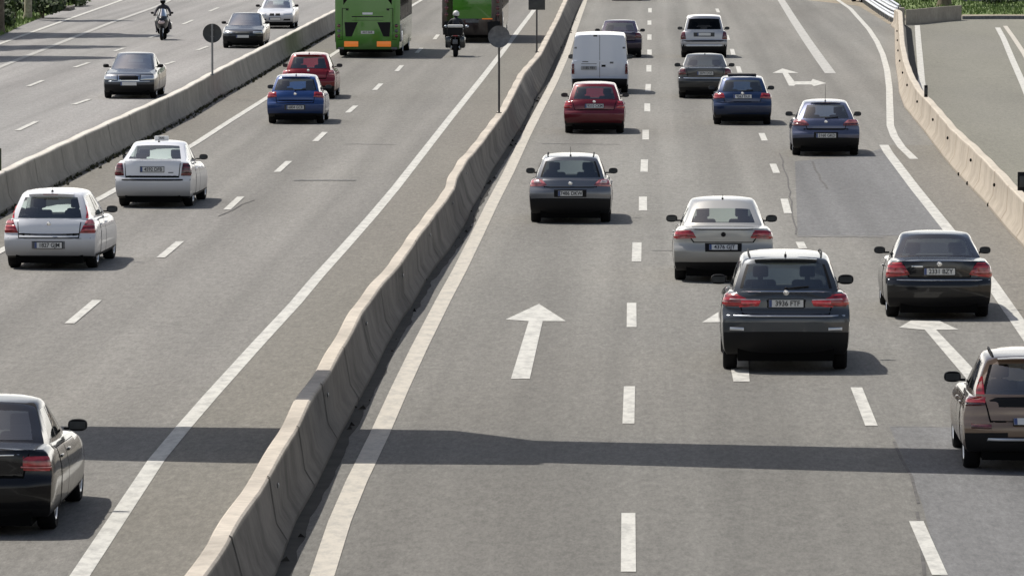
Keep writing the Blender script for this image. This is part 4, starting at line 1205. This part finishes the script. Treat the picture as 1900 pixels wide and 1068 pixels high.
# median shoulders
solidL = wpts([(149, 1068), (232.5, 941.6), (290.6, 854), (341.5, 792.6), (392, 734.5), (481, 636), (547, 565), (590, 514), (640.6, 458), (691, 401), (733, 351), (788.7, 279.7), (836, 219), (893, 148), (932, 97.7), (967, 50.6), (987.6, 23.6), (1003, 2)])
fS = xfun(solidL)
band('shoulder', lambda y: fS(y), lambda y: fc(y), 5, 1200, 6, .0105, M['shoulder'])
edgeL = wpts([(0, 467), (105, 412), (202, 360), (364, 266), (421, 229), (499, 180), (620, 100)])
fE = xfun(edgeL)
band('shoulder', lambda y: lbX(y) - .1, lambda y: fE(y), 5, 1200, 6, .008, M['shoulder'])
exitL = wpts([(1900, 614), (1836, 522), (1767, 436), (1698, 350), (1640, 270)])
fX = xfun(exitL)
band('shoulder', lambda y: fX(y), lambda y: rbX(y), 60, G(1640, 270).y, 4, .0105, M['shoulder'])
# asphalt repairs and seams
def pxsheet(name, pxs, z, m): return sheet(name, wpts(pxs), z, m)
pxsheet('road_patch', [(1475, 300), (1480, 438), (1760, 438), (1700, 356), (1636, 276), (1590, 290)], .012, M['patch'])
pxsheet('road_patch', [(1650, 793), (1690, 880), (1712, 940), (1745, 1068), (1900, 1700), (2700, 1700), (2500, 793)], .012, M['patch'])
def strip(name, pxs, w, m, z=.014, kind='structure', jitter=0):
    path = wpts(pxs); v = []; f = []
    if jitter: path = [p + XD * random.uniform(-jitter, jitter) for p in resample(path, 2.0)]
    for p in path: v += [p - XD * (w / 2), p + XD * (w / 2)]
    v = [(a.x, a.y, z) for a in v]
    for i in range(len(path) - 1): f.append([2 * i, 2 * i + 1, 2 * i + 3, 2 * i + 2])
    o = mobj(name, v, f, m); o['kind'] = kind; return o
strip('road_crack', [(1660, 820), (1690, 885), (1708, 935)], .04, M['seam'], .014, jitter=.03)
strip('road_crack', [(1507, 300), (1525, 335), (1538, 352)], .06, M['seam'], .014, jitter=.04)
strip('road_crack', [(1448, 285), (1462, 340), (1478, 436)], .035, M['seam'], .014, jitter=.03)
strip('road_crack', [(404, 402), (430, 391), (450, 380), (472, 372)], .03, M['seam'], .014, jitter=.06)
def cross_strip(name, p0, p1, dep, m, z=.014):
    a, b = G(*p0), G(*p1); n = 24; v = []; f = []
    for i in range(n + 1):
        p = a.lerp(b, i / n); j = random.uniform(-.25, .25) * dep
        v += [(p.x, p.y + j, z), (p.x, p.y + j + dep, z)]
    for i in range(n): f.append([2 * i, 2 * i + 2, 2 * i + 3, 2 * i + 1])
    o = mobj(name, v, f, m); o['kind'] = 'structure'
stain = mat('road_stain', (.15, .147, .14), .9, vary=.4, scale=3)
cross_strip('road_stain', (545, 336), (660, 336), .5, stain)
cross_strip('road_stain', (1480, 441), (1640, 441), .6, stain)
cross_strip('road_stain', (1650, 793), (1780, 795), .15, stain)

strip('road_seam', [(1716, 1068), (1700, 950)], .04, M['seam'], jitter=.02)
for (x0, x1, y) in [(1210, 1380, 466), (640, 735, 268), (1050, 1150, 268)]:
    cross_strip('road_stain', (x0, y), (x1, y + 1), .06 if y > 500 else .14, stain)
# ------------------------------------------------------------------ markings
ZM = .016
def dash(x0, y0, x1, y1, w=.17, m='white', name='lane_marking'):
    strip(name, [(x0, y0), (x1, y1)], w, M[m], ZM)
strip('edge_line', [(10, 1280), (149, 1068), (232.5, 941.6), (290.6, 854), (341.5, 792.6), (392, 734.5), (481, 636), (547, 565), (590, 514), (640.6, 458), (691, 401), (733, 351), (788.7, 279.7), (836, 219), (893, 148), (932, 97.7), (967, 50.6), (987.6, 23.6), (1003, 2), (1040, -50)], .22, M['white'], ZM)
strip('edge_line', [(490, 1300), (598, 1068), (630, 969), (662, 893), (704, 807), (742, 722), (776, 650), (822.6, 558), (853, 502), (883, 441.6), (913.6, 378), (944, 320), (974, 256), (998, 209), (1028, 152), (1052, 98), (1064, 60), (1083, 8), (1100, -50)], .27, M['cream'], ZM)
strip('edge_line', [(-300, 630), (0, 467), (105, 412), (202, 360), (364, 266), (421, 229), (499, 180), (620, 100), (700, 50), (800, -10)], .2, M['white'], ZM)
for a in [(1166, 1062, 1166, 953), (1166, 787, 1168, 718), (1172, 608, 1172, 563), (1181, 486, 1182, 451), (1193, 392, 1193, 366), (1195, 320, 1196, 297), (1198, 260, 1198, 242), (1201, 208, 1201, 193), (1202, 171, 1203, 157), (1204, 134, 1204, 122), (1205, 103, 1205, 93), (1205, 75, 1205, 65), (1205, 47, 1205, 39), (1206, 24, 1206, 16), (1160, 1520, 1163, 1330)]:
    dash(*a, w=.165 if a[1] > 500 else .185)
for a in [(1744, 1068, 1700, 968), (1617, 791, 1589, 720), (1490, 462, 1484, 450), (1462, 397, 1455, 370), (1441, 322, 1434, 305), (1419, 262, 1413, 248), (1390, 176, 1386, 163), (1373, 136, 1369, 124), (1361, 103, 1358, 92), (1351, 75, 1348, 66), (1333, 24, 1330, 17), (1870, 1400, 1800, 1210)]:
    dash(*a, w=.17)
for a in [(129, 601, 180, 558), (298, 479, 334, 449), (421, 390, 447, 366), (514, 320, 536, 300), (585, 263, 603, 246), (645, 210, 660, 197), (695, 168, 707, 156), (736, 133, 746, 122), (773, 99, 782, 90), (806, 74, 813, 65), (-95, 790, -20, 725), (838, 48, 845, 40)]:
    dash(*a, w=.17)
for a in [(32, 243, 68, 226), (136, 195, 166, 185), (223, 156, 246, 147), (305, 121, 323, 115), (366, 94, 385, 87), (415, 66, 430, 60), (464, 44, 476, 38), (52, 161, 80, 150), (138, 126, 165, 117), (212, 96, 230, 90), (277, 71, 292, 66), (339, 46, 358, 38), (388, 22, 405, 15)]:
    dash(*a, w=.17)
strip('edge_line', [(-120, 178), (0, 125), (80, 93), (200, 45), (293, 12), (330, -6)], .26, M['faded'], ZM)
strip('edge_line', [(-120, 128), (0, 82), (80, 53), (150, 28), (215, 5), (260, -12)], .22, M['white'], ZM)
strip('edge_line', [(1980, 730), (1900, 614), (1836, 522), (1767, 436), (1698, 350), (1648, 284), (1640, 270)], .25, M['white'], ZM)
strip('edge_line', [(1696, 296), (1673, 274), (1659, 253), (1652, 234), (1651, 199), (1650, 163), (1646, 131), (1638, 102), (1627, 78), (1612, 55), (1595, 36), (1578, 17), (1559, 4), (1535, -12)], .22, M['white'], ZM)
strip('chevron_line', [(1541, 137), (1520, 108), (1497, 75), (1474, 40), (1452, 5), (1440, -14)], .40, M['faded'], ZM)
strip('edge_line', [(1713, 176), (1710, 150), (1707, 110), (1704, 75), (1702, 48)], .24, M['white'], ZM)
strip('edge_line', [(1930, 235), (1900, 160), (1880, 115), (1862, 72), (1851, 52)], .24, M['white'], ZM)
strip('kerb_line', [(1960, 210), (1900, 100), (1880, 70), (1865, 49)], .2, M['cream'], ZM)
def poly(name, pxs, m='white', z=ZM): return sheet(name, wpts(pxs), z, M[m])
poly('road_arrow', [(948, 704), (983, 704), (1007, 597), (1050, 597), (1000, 565), (938, 594), (981, 597)])
poly('road_arrow', [(1361, 709), (1391, 709), (1385, 620), (1362, 598), (1410, 598), (1352, 568), (1303, 599), (1338, 599)])
poly('road_arrow', [(1800, 712), (1831, 712), (1737, 613), (1779, 613), (1742, 596), (1690, 596), (1668, 609), (1716, 613)])
poly('road_arrow', [(1464, 160), (1473, 160.5), (1476, 158), (1506, 158), (1510, 161), (1533, 155.5), (1508, 147.5), (1505, 152), (1474, 152), (1462, 136.5), (1482, 136.5), (1452, 128), (1433, 136.5), (1452, 136.5)])

# ------------------------------------------------------------------ barriers
def nj_barrier(name, label, capX, baseX, side, y0, y1, m, step=1.5, capw=.19, group='concrete barriers between carriageways'):
    """precast safety barrier; side = +1 when the traced foot lies right of the crest"""
    ys = []; y = y0
    while y < y1: ys.append(y); y += step
    v = []; f = []; n = 10
    for i, y in enumerate(ys):
        c = capX(y); b = baseX(y)
        off = min(.36, max(.17, side * (b - c)))
        cc = c - side * capw / 2
        h = .8 + .012 * math.sin(y * .9)
        hw0 = capw / 2 + off; s = side
        prof = [(s * hw0, 0), (s * hw0, .07), (s * (hw0 - .12), .26), (s * (capw / 2 + .015), h - .02), (s * (capw / 2 - .01), h),
                (-s * (capw / 2 - .01), h), (-s * (capw / 2 + .015), h - .02), (-s * (hw0 - .12), .26), (-s * hw0, .07), (-s * hw0, 0)]
        for dx, z in prof: v.append((cc + dx, y, z))
    for i in range(len(ys) - 1):
        for k in range(n - 1):
            q = [i * n + k, i * n + k + 1, (i + 1) * n + k + 1, (i + 1) * n + k]
            f.append(q if side < 0 else q[::-1])
    f.append(list(range(n))); f.append([(len(ys) - 1) * n + k for k in range(n)])
    o = mobj(name, v, f, m, None, None, 30)
    tag(o, label, 'barrier', group)
    return o
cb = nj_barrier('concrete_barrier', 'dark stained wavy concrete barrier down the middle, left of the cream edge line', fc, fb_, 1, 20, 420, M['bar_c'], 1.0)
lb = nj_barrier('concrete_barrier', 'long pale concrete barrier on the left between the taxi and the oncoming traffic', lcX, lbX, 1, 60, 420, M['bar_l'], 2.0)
rb = nj_barrier('concrete_barrier', 'sunlit beige concrete barrier curving along the exit ramp on the right', rcX, rbX, -1, 60, G(1661, 49).y, M['bar_r'], 1.0, .17)
# joints, reflectors and bolt holes
def joints(bar, capX, baseX, side, y0, y1, every, m):
    y = y0
    while y < y1:
        c = capX(y); b = baseX(y); off = min(.36, max(.17, side * (b - c)))
        MBj = MB().add([Vector((c + side * (off + .003), y - .045, .0)), Vector((c + side * (off + .003), y + .045, .0)), Vector((c + side * (off + .003), y + .045, .07)), Vector((c + side * (off + .003), y - .045, .07)),
                        Vector((c + side * (off - .117), y + .045, .262)), Vector((c + side * (off - .117), y - .045, .262)), Vector((c + side * .020, y + .045, .785)), Vector((c + side * .020, y - .045, .785)),
                        Vector((c - side * .01, y + .045, .802)), Vector((c - side * .01, y - .045, .802)), Vector((c - side * .17, y + .045, .803)), Vector((c - side * .17, y - .045, .803))],
                       [[0, 1, 2, 3], [3, 2, 4, 5], [5, 4, 6, 7], [7, 6, 8, 9]])
        MBj.build('joint', m, bar); y += every
joints(cb, fc, fb_, 1, 62.5, 330, 6.1, mat('joint_black', (.022, .02, .018), .95))
joints(lb, lcX, lbX, 1, 130, 330, 6.1, mat('joint_dark', (.13, .12, .10), .9))
joints(rb, rcX, rbX, -1, 118, 290, 6.1, mat('joint_tan', (.28, .22, .16), .9))
for (x, y) in [(865, 322), (839, 377), (796, 436), (743, 511), (677, 600), (603, 732), (508, 900), (910, 240), (940, 178)]:
    g = G(x, y, .62); X = fc(g.y) + .075
    MB().ball((X, g.y, .62), .015, .04, .035, 10).build('reflector', M['pole'], cb)
for (x, y) in [(1682, 158), (1706, 188.7), (1731, 222), (1764, 256), (1806, 297), (1852, 343), (1673, 135), (1674, 113), (1673, 94), (1668, 75), (1667, 58)]:
    g = G(x, y, .55); X = rcX(g.y) - .085
    MB().ball((X, g.y, .55), .03, .07, .045, 8).build('drain_hole', M['under'], rb)
for (x, y) in [(1773, 323), (1827, 380), (1787, 340)]:
    g = G(x, y, .05); MB().ball((rbX(g.y) - .01, g.y, .05), .03, .10, .05, 8).build('drain_hole', M['under'], rb)
band('gutter', lambda y: fb_(y) - .05, lambda y: fb_(y) + .16 + .05 * noise.noise(Vector((y * .8, 0, 0))) + .04 * noise.noise(Vector((y * .4, 2, 0))), 20, 420, .5, .013, M['dirt'])  # dark strip holds gutter dirt plus the barrier's shadow, painted at its foot
band('gutter', lambda y: lbX(y) - .05, lambda y: lbX(y) + .10 + .10 * noise.noise(Vector((y * .5, 7, 0))), 60, 420, .8, .013, M['dirt'])
band('gutter', lambda y: rcX(y) + .2, lambda y: rcX(y) + .45 + (.15 if y > 190 else 0), 178, 300, 1, .013, M['dirt'])
# thin weeds and rubbish at the barrier foot
dm = MB()
for k in range(60):
    y = random.uniform(66, 300); x = fb_(y) + random.gauss(.05, .06)
    s = random.uniform(.02, .07); a = random.uniform(0, PI)
    dx, dy = math.cos(a) * s, math.sin(a) * s
    dm.add([(x - dx, y - dy, .022), (x + dx, y + dy, .022), (x + dx * .3, y + dy * .3, .022 + s)], [[0, 1, 2]])
tag(dm.build('roadside_litter', M['dirt'], None), kind='stuff')
dm = MB()
for k in range(700):
    y = random.uniform(125, 300); x = lbX(y) + random.gauss(.08, .07)
    for _ in range(3):
        s = random.uniform(.02, .055); a = random.uniform(0, PI); dx, dy = math.cos(a) * s, math.sin(a) * s
        dm.add([(x - dx, y - dy, .01), (x + dx, y + dy, .01), (x + dx * .3 + random.uniform(-.05, .05), y, .01 + s * 1.6)], [[0, 1, 2]])
tag(dm.build('roadside_weeds', mat('weeds', (.06, .06, .03), .9, vary=.5), None), kind='stuff')

# ------------------------------------------------------------------ signs
def round_sign(label, px, top_py, foot_py, r, back, m, pm, foot_z=.8, rect=None):
    """sign on a post standing on the barrier crest"""
    b = G(px, foot_py, foot_z)
    Zc = F * (H0 - foot_z) / (foot_py + 260.0)
    zc = H0 - (top_py + 260.0) * Zc / F
    o = empty('road_sign', b, YAW_ROAD, label, 'road sign', 'road signs on the barriers')
    h = zc - foot_z
    MB().tube([(0, 0, -.02), (0, 0, h + (r if not rect else rect[1]) * .96)], .035 if back else .03, 12).build('post', pm, o)
    MB().box(-.07, .07, -.05, .05, -.01, .02, 0, .004).build('foot_plate', pm, o)
    yy = .045 if back else -.045
    if rect:
        MB().box(-rect[0], rect[0], yy - .012, yy + .012, h - rect[1], h + rect[1], 0, .006).build('sign_plate', m, o)
    else:
        MB().lathe([(.0005, yy - .012), (r - .01, yy - .012), (r, yy - .018), (r, yy + .012), (.0005, yy + .012)], 'y', (0, 0, h), 40).build('sign_plate', m, o)
    MB().box(-.05, .05, min(0, yy), max(0, yy) , h - .12, h - .09, 0).box(-.05, .05, min(0, yy), max(0, yy), h + .09, h + .12, 0).build('bracket', pm, o)
    return o
round_sign('round dark sign back with its pale post in front, on the left barrier', 394, 62, 139, .31, True, M['signdark'], M['pole'])
round_sign('round mottled grey sign on a tall dark post on the middle barrier', 926, 68, 210, .30, False, M['signgrey'], M['poledark'])
round_sign('square dark sign cut by the top edge, on the middle barrier', 996, -2, 97, .3, False, M['signdark'], M['poledark'], rect=(.30, .40))
for (px, fpy, hh, ww, lab) in [(1718, 181, .36, .05, 'small dark marker post where the ramp line meets the barrier'), (1896, 356, .42, .09, 'dark marker box on the ramp barrier at the right edge')]:
    b = G(px, fpy, .78)
    o = empty('marker_post', b, 0, lab, 'marker post')
    MB().box(-ww, ww, -.04, .04, -.02, hh, 0, .01).build('post', M['black'], o)
    MB().box(-ww * .6, ww * .6, -.048, -.04, hh * .25, hh * .8, 0, .002).build('reflector', M['signdark'], o)
b = G(0, 318, .78); o = empty('marker_post', b, 0, 'dark marker post on the left barrier at the left edge', 'marker post')
MB().box(-.06, .03, -.04, .04, -.02, .52, 0, .01).build('post', M['leaf'], o)
MB().box(-.05, .02, -.048, -.04, .3, .45, 0, .002).build('reflector', M['signdark'], o)

# ------------------------------------------------------------------ upper right: wall, rails, verge
def wallpiece(name, label, pts, z0, z1, th, m):
    v = []; f = []
    for p in pts:
        v += [(p.x, p.y, z0), (p.x, p.y, z1), (p.x, p.y + th, z1), (p.x, p.y + th, z0)]
    for i in range(len(pts) - 1):
        for k in range(4): f.append([i * 4 + k, i * 4 + 4 + k, i * 4 + 4 + (k + 1) % 4, i * 4 + (k + 1) % 4])
    f += [[0, 1, 2, 3], [len(v) - 1, len(v) - 2, len(v) - 3, len(v) - 4]]
    o = mobj(name, v, f, m); tag(o, label, 'wall'); return o
w0 = wpts([(1681, 47), (1700, 46), (1745, 41), (1784, 38)])
wallpiece('concrete_wall', 'low grey concrete wall behind the ramp, joined to the curving barrier', resample(w0, 1), 0, .72, .35, M['wall'])
gp0 = G(1672, 48)
e = MB().box(-.16, .16, -.2, .2, 0, .85, 0, .03).build('barrier_end', M['bar_r'], None, loc=(gp0.x, gp0.y, 0))
tag(e, 'pale concrete end block joining barrier, rails and wall', 'barrier end')
kb = wallpiece('kerb', 'low dark kerb along the far side of the ramp', wpts([(1786, 36.5), (1840, 36), (1990, 36)]), 0, .16, .3, M['signgrey'])
kb['category'] = 'kerb'
pxsheet('verge', [(1786, 33), (1990, 33), (1990, 28), (1786, 28)], .02, M['soil'])
# grass
gy0, gy1 = G(1700, 36).y, G(1700, -12).y
def grass_area(name, pts, n, z=.03, h=(.06, .22)):
    base = sheet(name, pts, z - .012, M['grass'])
    xs = [p.x for p in pts]; ys = [p.y for p in pts]
    m = MB()
    from mathutils.geometry import intersect_point_tri_2d
    for _ in range(n):
        k = random.randrange(1, len(pts) - 1)
        r1, r2 = random.random(), random.random()
        if r1 + r2 > 1: r1, r2 = 1 - r1, 1 - r2
        p = pts[0] + (pts[k] - pts[0]) * r1 + (pts[k + 1] - pts[0]) * r2
        hh = random.uniform(*h); a = random.uniform(0, PI); dx, dy = math.cos(a) * .04, math.sin(a) * .04
        m.add([(p.x - dx, p.y - dy, z - .02), (p.x + dx, p.y + dy, z - .02), (p.x + random.uniform(-.08, .08), p.y + random.uniform(-.08, .08), z + hh)], [[0, 1, 2]])
    tag(m.build('grass', M['blade'], None), kind='stuff')
grass_area('verge', wpts([(1668, 28), (2100, 28), (2100, -20), (1600, -20)]), 9000)
sheet('verge', wpts([(1590, 10), (1650, 46), (1668, 40), (1600, -16), (1560, -16)]), .016, M['soil'])
# guard rails
def guard_rail(label, pxs, zs, m=M['steel']):
    path = resample(wpts(pxs), 2.0)
    o = empty('guard_rail', path[0], 0, label, 'guard rail', 'steel guard rails')
    loc0 = path[0]
    for z in zs:
        prof = [(-.02, -.15), (.03, -.11), (.03, -.06), (-.03, -.02), (-.03, .02), (.03, .06), (.03, .11), (-.02, .15)]
        v = []; f = []; n = len(prof)
        for p in path:
            for dx, dz in prof: v.append((p.x - loc0.x - dx, p.y - loc0.y, z + dz))
        for i in range(len(path) - 1):
            for k in range(n - 1): f.append([i * n + k, i * n + k + 1, (i + 1) * n + k + 1, (i + 1) * n + k])
        mobj('rail', v, f, m, o, None, 60)
    for i in range(0, len(path), 1):
        p = path[i]
        MB().box(p.x - loc0.x + .04, p.x - loc0.x + .10, p.y - loc0.y - .04, p.y - loc0.y + .04, 0, max(zs) + .12, 0).build('post', M['pole'], o)
    return o
guard_rail('double steel guard rail running up-left from the concrete end block', [(1664, 49), (1650, 42), (1630, 29), (1606, 12), (1580, -8)], (.42, .78))
guard_rail('second steel guard rail just behind the double one', [(1668, 38), (1655, 29), (1635, 14), (1612, -4)], (.62,))
# shrubs, trees
def leaf_cloud(mb, c, r, n, s=.14, m=0):
    n = int(n)
    for _ in range(n):
        while True:
            d = Vector((random.uniform(-1, 1), random.uniform(-1, 1), random.uniform(-1, 1)))
            if d.length < 1: break
        d = d * (.55 + .45 * random.random()) if d.length > .5 else d
        p = Vector(c) + Vector((d.x * r[0], d.y * r[1], d.z * r[2]))
        a = Vector((random.gauss(0, 1), random.gauss(0, 1), random.gauss(0, 1))).normalized(); b = a.orthogonal().normalized()
        q = s * random.uniform(.6, 1.4)
        mb.add([p - a * q, p + b * q * .6, p + a * q, p - b * q * .6], [[0, 1, 2, 3]], m if random.random() < .7 else 1 - m)
def shrub(label, px, py, w, h, d, n, mats=('leaf', 'leaf2'), group='shrubs on the verges'):
    g = G(px, py); o = empty('shrub', g, 0, label, 'shrub', group)
    m = MB()
    for k in range(9):
        leaf_cloud(m, (random.uniform(-.7, .7) * w, random.uniform(-.6, .6) * d, h * random.uniform(.35, .7)), (w * .4, d * .5, h * .38), n // 9, .12)
    m.build('foliage', [M[mats[0]], M[mats[1]]], o, None)
    MB().tube([(0, 0, 0), (.05, 0, h * .5)], [.06, .03], 6).tube([(0, 0, 0), (-.3 * w, 0, h * .5)], [.05, .02], 6).build('stem', M['bark'], o)
def tree(label, x, y, trunk_r, trunk_h, crown, n, barkm=None):
    o = empty('tree', (x, y, 0), 0, label, 'tree', 'roadside trees')
    top = Vector((random.uniform(-.4, .4), 0, trunk_h + crown[2] * .6))
    t = MB().tube([(0, 0, -.05), (.03, 0, .4), (.05, .02, trunk_h * .6), (.1, 0, trunk_h), top], [trunk_r * 1.5, trunk_r * 1.1, trunk_r, trunk_r * .8, trunk_r * .25], 12)
    m = MB()
    for k in range(12):
        a = 2 * PI * k / 12 + random.uniform(-.3, .3); rr = random.uniform(.35, .8)
        c = Vector((math.cos(a) * crown[0] * rr, math.sin(a) * crown[1] * rr, trunk_h + crown[2] * random.uniform(.35, 1.5)))
        t.tube([(.08, 0, trunk_h * random.uniform(.75, 1.05)), c * .6 + Vector((0, 0, trunk_h * .35)), c], [trunk_r * .45, trunk_r * .25, .02], 6)
        leaf_cloud(m, c, (crown[0] * .42, crown[1] * .42, crown[2] * .42), n // 12, .2)
    t.build('trunk', barkm or M['bark'], o); m.build('crown', [M['leaf'], M['leaf2']], o, None)
pale = mat('bark_pale', (.33, .30, .22), .9, vary=.4, scale=7)
# top-left corner
g = G(51, 37); tree('tree with pale trunk between the dark shrubs, top left corner', g.x, g.y, .17, 4.4, (2.0, 2.0, 1.6), 1500, pale)
g = G(4, 62); tree('tree with dark brown trunk at the left edge above the road shadows', g.x - .2, g.y, .25, 4.8, (2.2, 2.6, 1.8), 1500)
shrub('dark round shrub left of the pale tree trunk', 28, 36, 1.0, 1.1, 1.2, 1600)
shrub('dark shrub right of the pale tree trunk', 80, 34, 1.1, 1.2, 1.5, 1800)
shrub('dark low shrub beyond the pale trunk along the road edge', 118, 12, 1.3, .8, 3, 1400)
shrub('dark bush hugging the left edge beside the brown trunk', 8, 54, .6, .9, 1.0, 900)
grass_area('verge', wpts([(-400, 120), (0, 68), (40, 48), (85, 30), (180, -8), (-400, -8)]), 6000)
pb = G(116, 19); e = MB().box(-.5, .5, -2.0, 2.0, 0, .18, 0, .03).build('kerb_block', M['bar_c'], None, loc=(pb.x, pb.y, 0)); tag(e, 'pale concrete kerb block beside the dark shrubs', 'kerb block')
# tall trees left of the frame that shade the far carriageway
SH = Vector((.52, -.38))
k = 0
for (px, py, rx, ry) in [(30, 67, 3.8, 5.6), (-110, 72, 3.4, 5.6), (150, 66, 3.2, 4.0), (10, 89, 3.4, 3.2), (-120, 92, 3.2, 3.4), (120, 88, 2.4, 1.8), (-20, 110, 3.4, 4.4), (-150, 114, 3.2, 4.6), (110, 108, 2.0, 1.8)]:
    g = G(px, py); hz = 10.0 + (k % 3)
    c = Vector((g.x - SH.x * hz, g.y - SH.y * hz))
    k += 1
    tree('tall leafy tree left of the far carriageway, shading it', c.x, c.y, .28, hz - 1.6, (rx * 1.2, ry, 1.4), 12000)
# shrubs and trunks, top right
shrub('small dark shrub behind the low wall', 1720, 4, .35, .5, .6, 300)
g = G(1752, 12); tree('tree whose dark trunk foot shows behind the low wall', g.x, g.y, .30, 4.6, (2, 2, 1.5), 1200)
shrub('low dark hedge clump beyond the green verge', 1852, 8, 1.3, .35, .8, 900)
wallpiece('parapet_wall', 'grey purple parapet far behind the right verge', wpts([(1785, 4), (1990, 4)]), 0, .4, .4, mat('far_wall', (.17, .155, .18), .8, vary=.3))

# parked blue car beyond the rails
g = G(1628, 6)
make_car('blue_car', 'dark blue car beyond the steel guard rails at the top right', 'car', (g.x, g.y, 0), YAW_ROAD + .15,
    hatch(4.1, 1.7, 1.45, plate=.8, patches=[('tail_light', [(.62, .8), (.88, .8), (.88, .95), (.66, .95)], M['red'], True, dict(off=.02))]), pn('deep_blue', (.02, .05, .20), .2), None)

# ------------------------------------------------------------------ footbridge over the road (above the picture), casting the band of shade
zd = 8.2
shade = [(-1500, 770), (150, 792), (850, 800), (1000, 819), (1900, 838), (3400, 868), (3400, 925), (1900, 884), (1004, 859), (1000, 863), (440, 860), (150, 853), (-1500, 830)]
vv = []
for x, y in shade:
    g = G(x, y); vv.append((g.x - SH.x * zd, g.y - SH.y * zd))
n = len(vv)
br = empty('footbridge', (0, 85, 0), 0, 'concrete footbridge deck spanning both carriageways, its shade crossing the road', 'footbridge')
deck = mobj('deck', [(x, y - 85, zd - .25) for x, y in vv] + [(x, y - 85, zd + .05) for x, y in vv],
     [list(range(n)), list(range(n, 2 * n))[::-1]] + [[i, (i + 1) % n, n + (i + 1) % n, n + i] for i in range(n)], M['wall'], br)
bmx = bmesh.new(); bmx.from_mesh(deck.data); bmesh.ops.recalc_face_normals(bmx, faces=bmx.faces); bmx.to_mesh(deck.data); bmx.free()
for X in (-24.5, 26): MB().box(X - .5, X + .5, -1.5, 1.5, 0, zd - .25, 0, .05).build('pier', M['wall'], br)

# ------------------------------------------------------------------ light
w = bpy.data.worlds.new('World'); C.world = w; w.use_nodes = True
nt = w.node_tree; bg = nt.nodes['Background']
sky = nt.nodes.new('ShaderNodeTexSky'); sky.sky_type = 'NISHITA'; sky.sun_disc = False
az = math.atan2(-SH.x, -SH.y); el = math.atan(1 / SH.length)
sky.sun_elevation = el; sky.sun_rotation = az; sky.air_density = 1.0; sky.dust_density = 2.5; sky.ozone_density = .3
tc = nt.nodes.new('ShaderNodeTexCoord'); sx = nt.nodes.new('ShaderNodeSeparateXYZ')
hz = nt.nodes.new('ShaderNodeMapRange'); hz.interpolation_type = 'SMOOTHERSTEP'      # bright haze band added low in the sky to whiten car roofs
hz.inputs['From Min'].default_value = .50; hz.inputs['From Max'].default_value = 0
hz.inputs['To Min'].default_value = 0; hz.inputs['To Max'].default_value = 1
cn = nt.nodes.new('ShaderNodeTexNoise'); cn.inputs['Scale'].default_value = 3.5; cn.inputs['Detail'].default_value = 7
cr = nt.nodes.new('ShaderNodeMapRange'); cr.inputs['From Min'].default_value = .38; cr.inputs['From Max'].default_value = .62
cr.inputs['To Min'].default_value = .35; cr.inputs['To Max'].default_value = 1
mu = nt.nodes.new('ShaderNodeMath'); mu.operation = 'MULTIPLY'
ad = nt.nodes.new('ShaderNodeMix'); ad.data_type = 'RGBA'; ad.inputs[7].default_value = (25, 24.2, 22.6, 1)
nt.links.new(tc.outputs['Generated'], sx.inputs[0]); nt.links.new(sx.outputs['Z'], hz.inputs['Value'])
nt.links.new(tc.outputs['Generated'], cn.inputs['Vector']); nt.links.new(cn.outputs['Fac'], cr.inputs['Value'])
dy = nt.nodes.new('ShaderNodeMapRange'); dy.interpolation_type = 'SMOOTHSTEP'         # added band is stronger ahead, so shadows stay dark
for k_, v_ in zip(('From Min', 'From Max', 'To Min', 'To Max'), (-.2, .8, .35, 1)): dy.inputs[k_].default_value = v_
nt.links.new(sx.outputs['Y'], dy.inputs['Value'])
m3 = nt.nodes.new('ShaderNodeMath'); m3.operation = 'MULTIPLY'
nt.links.new(hz.outputs[0], m3.inputs[0]); nt.links.new(dy.outputs[0], m3.inputs[1])
nt.links.new(m3.outputs[0], mu.inputs[0]); nt.links.new(cr.outputs[0], mu.inputs[1]); nt.links.new(mu.outputs[0], ad.inputs[0])
nt.links.new(sky.outputs[0], ad.inputs[6]); nt.links.new(ad.outputs[2], bg.inputs[0]); bg.inputs[1].default_value = .09
sd = bpy.data.lights.new('Sun', 'SUN'); sd.energy = 4.5; sd.angle = R(.53); sd.color = (1, .955, .88)
so = bpy.data.objects.new('Sun', sd); COL.objects.link(so)
dirv = Vector((SH.x, SH.y, -1)).normalized()
so.rotation_euler = dirv.to_track_quat('-Z', 'Y').to_euler(); so.location = (-20, 100, 40)

# ------------------------------------------------------------------ camera
cd = bpy.data.cameras.new('Camera'); cam = bpy.data.objects.new('Camera', cd); COL.objects.link(cam)
cd.sensor_width = 36; cd.lens = 36 * F / 1900
cd.clip_start = .5; cd.clip_end = 5000
cam.location = (0, 0, H0); cam.rotation_euler = (PI / 2 - PITCH, 0, 0)
C.camera = cam
C.view_settings.view_transform = 'Standard'; C.view_settings.look = 'None'; C.view_settings.exposure = 0
C.cycles.max_bounces = 8; C.cycles.transparent_max_bounces = 12; C.cycles.sample_clamp_indirect = 4
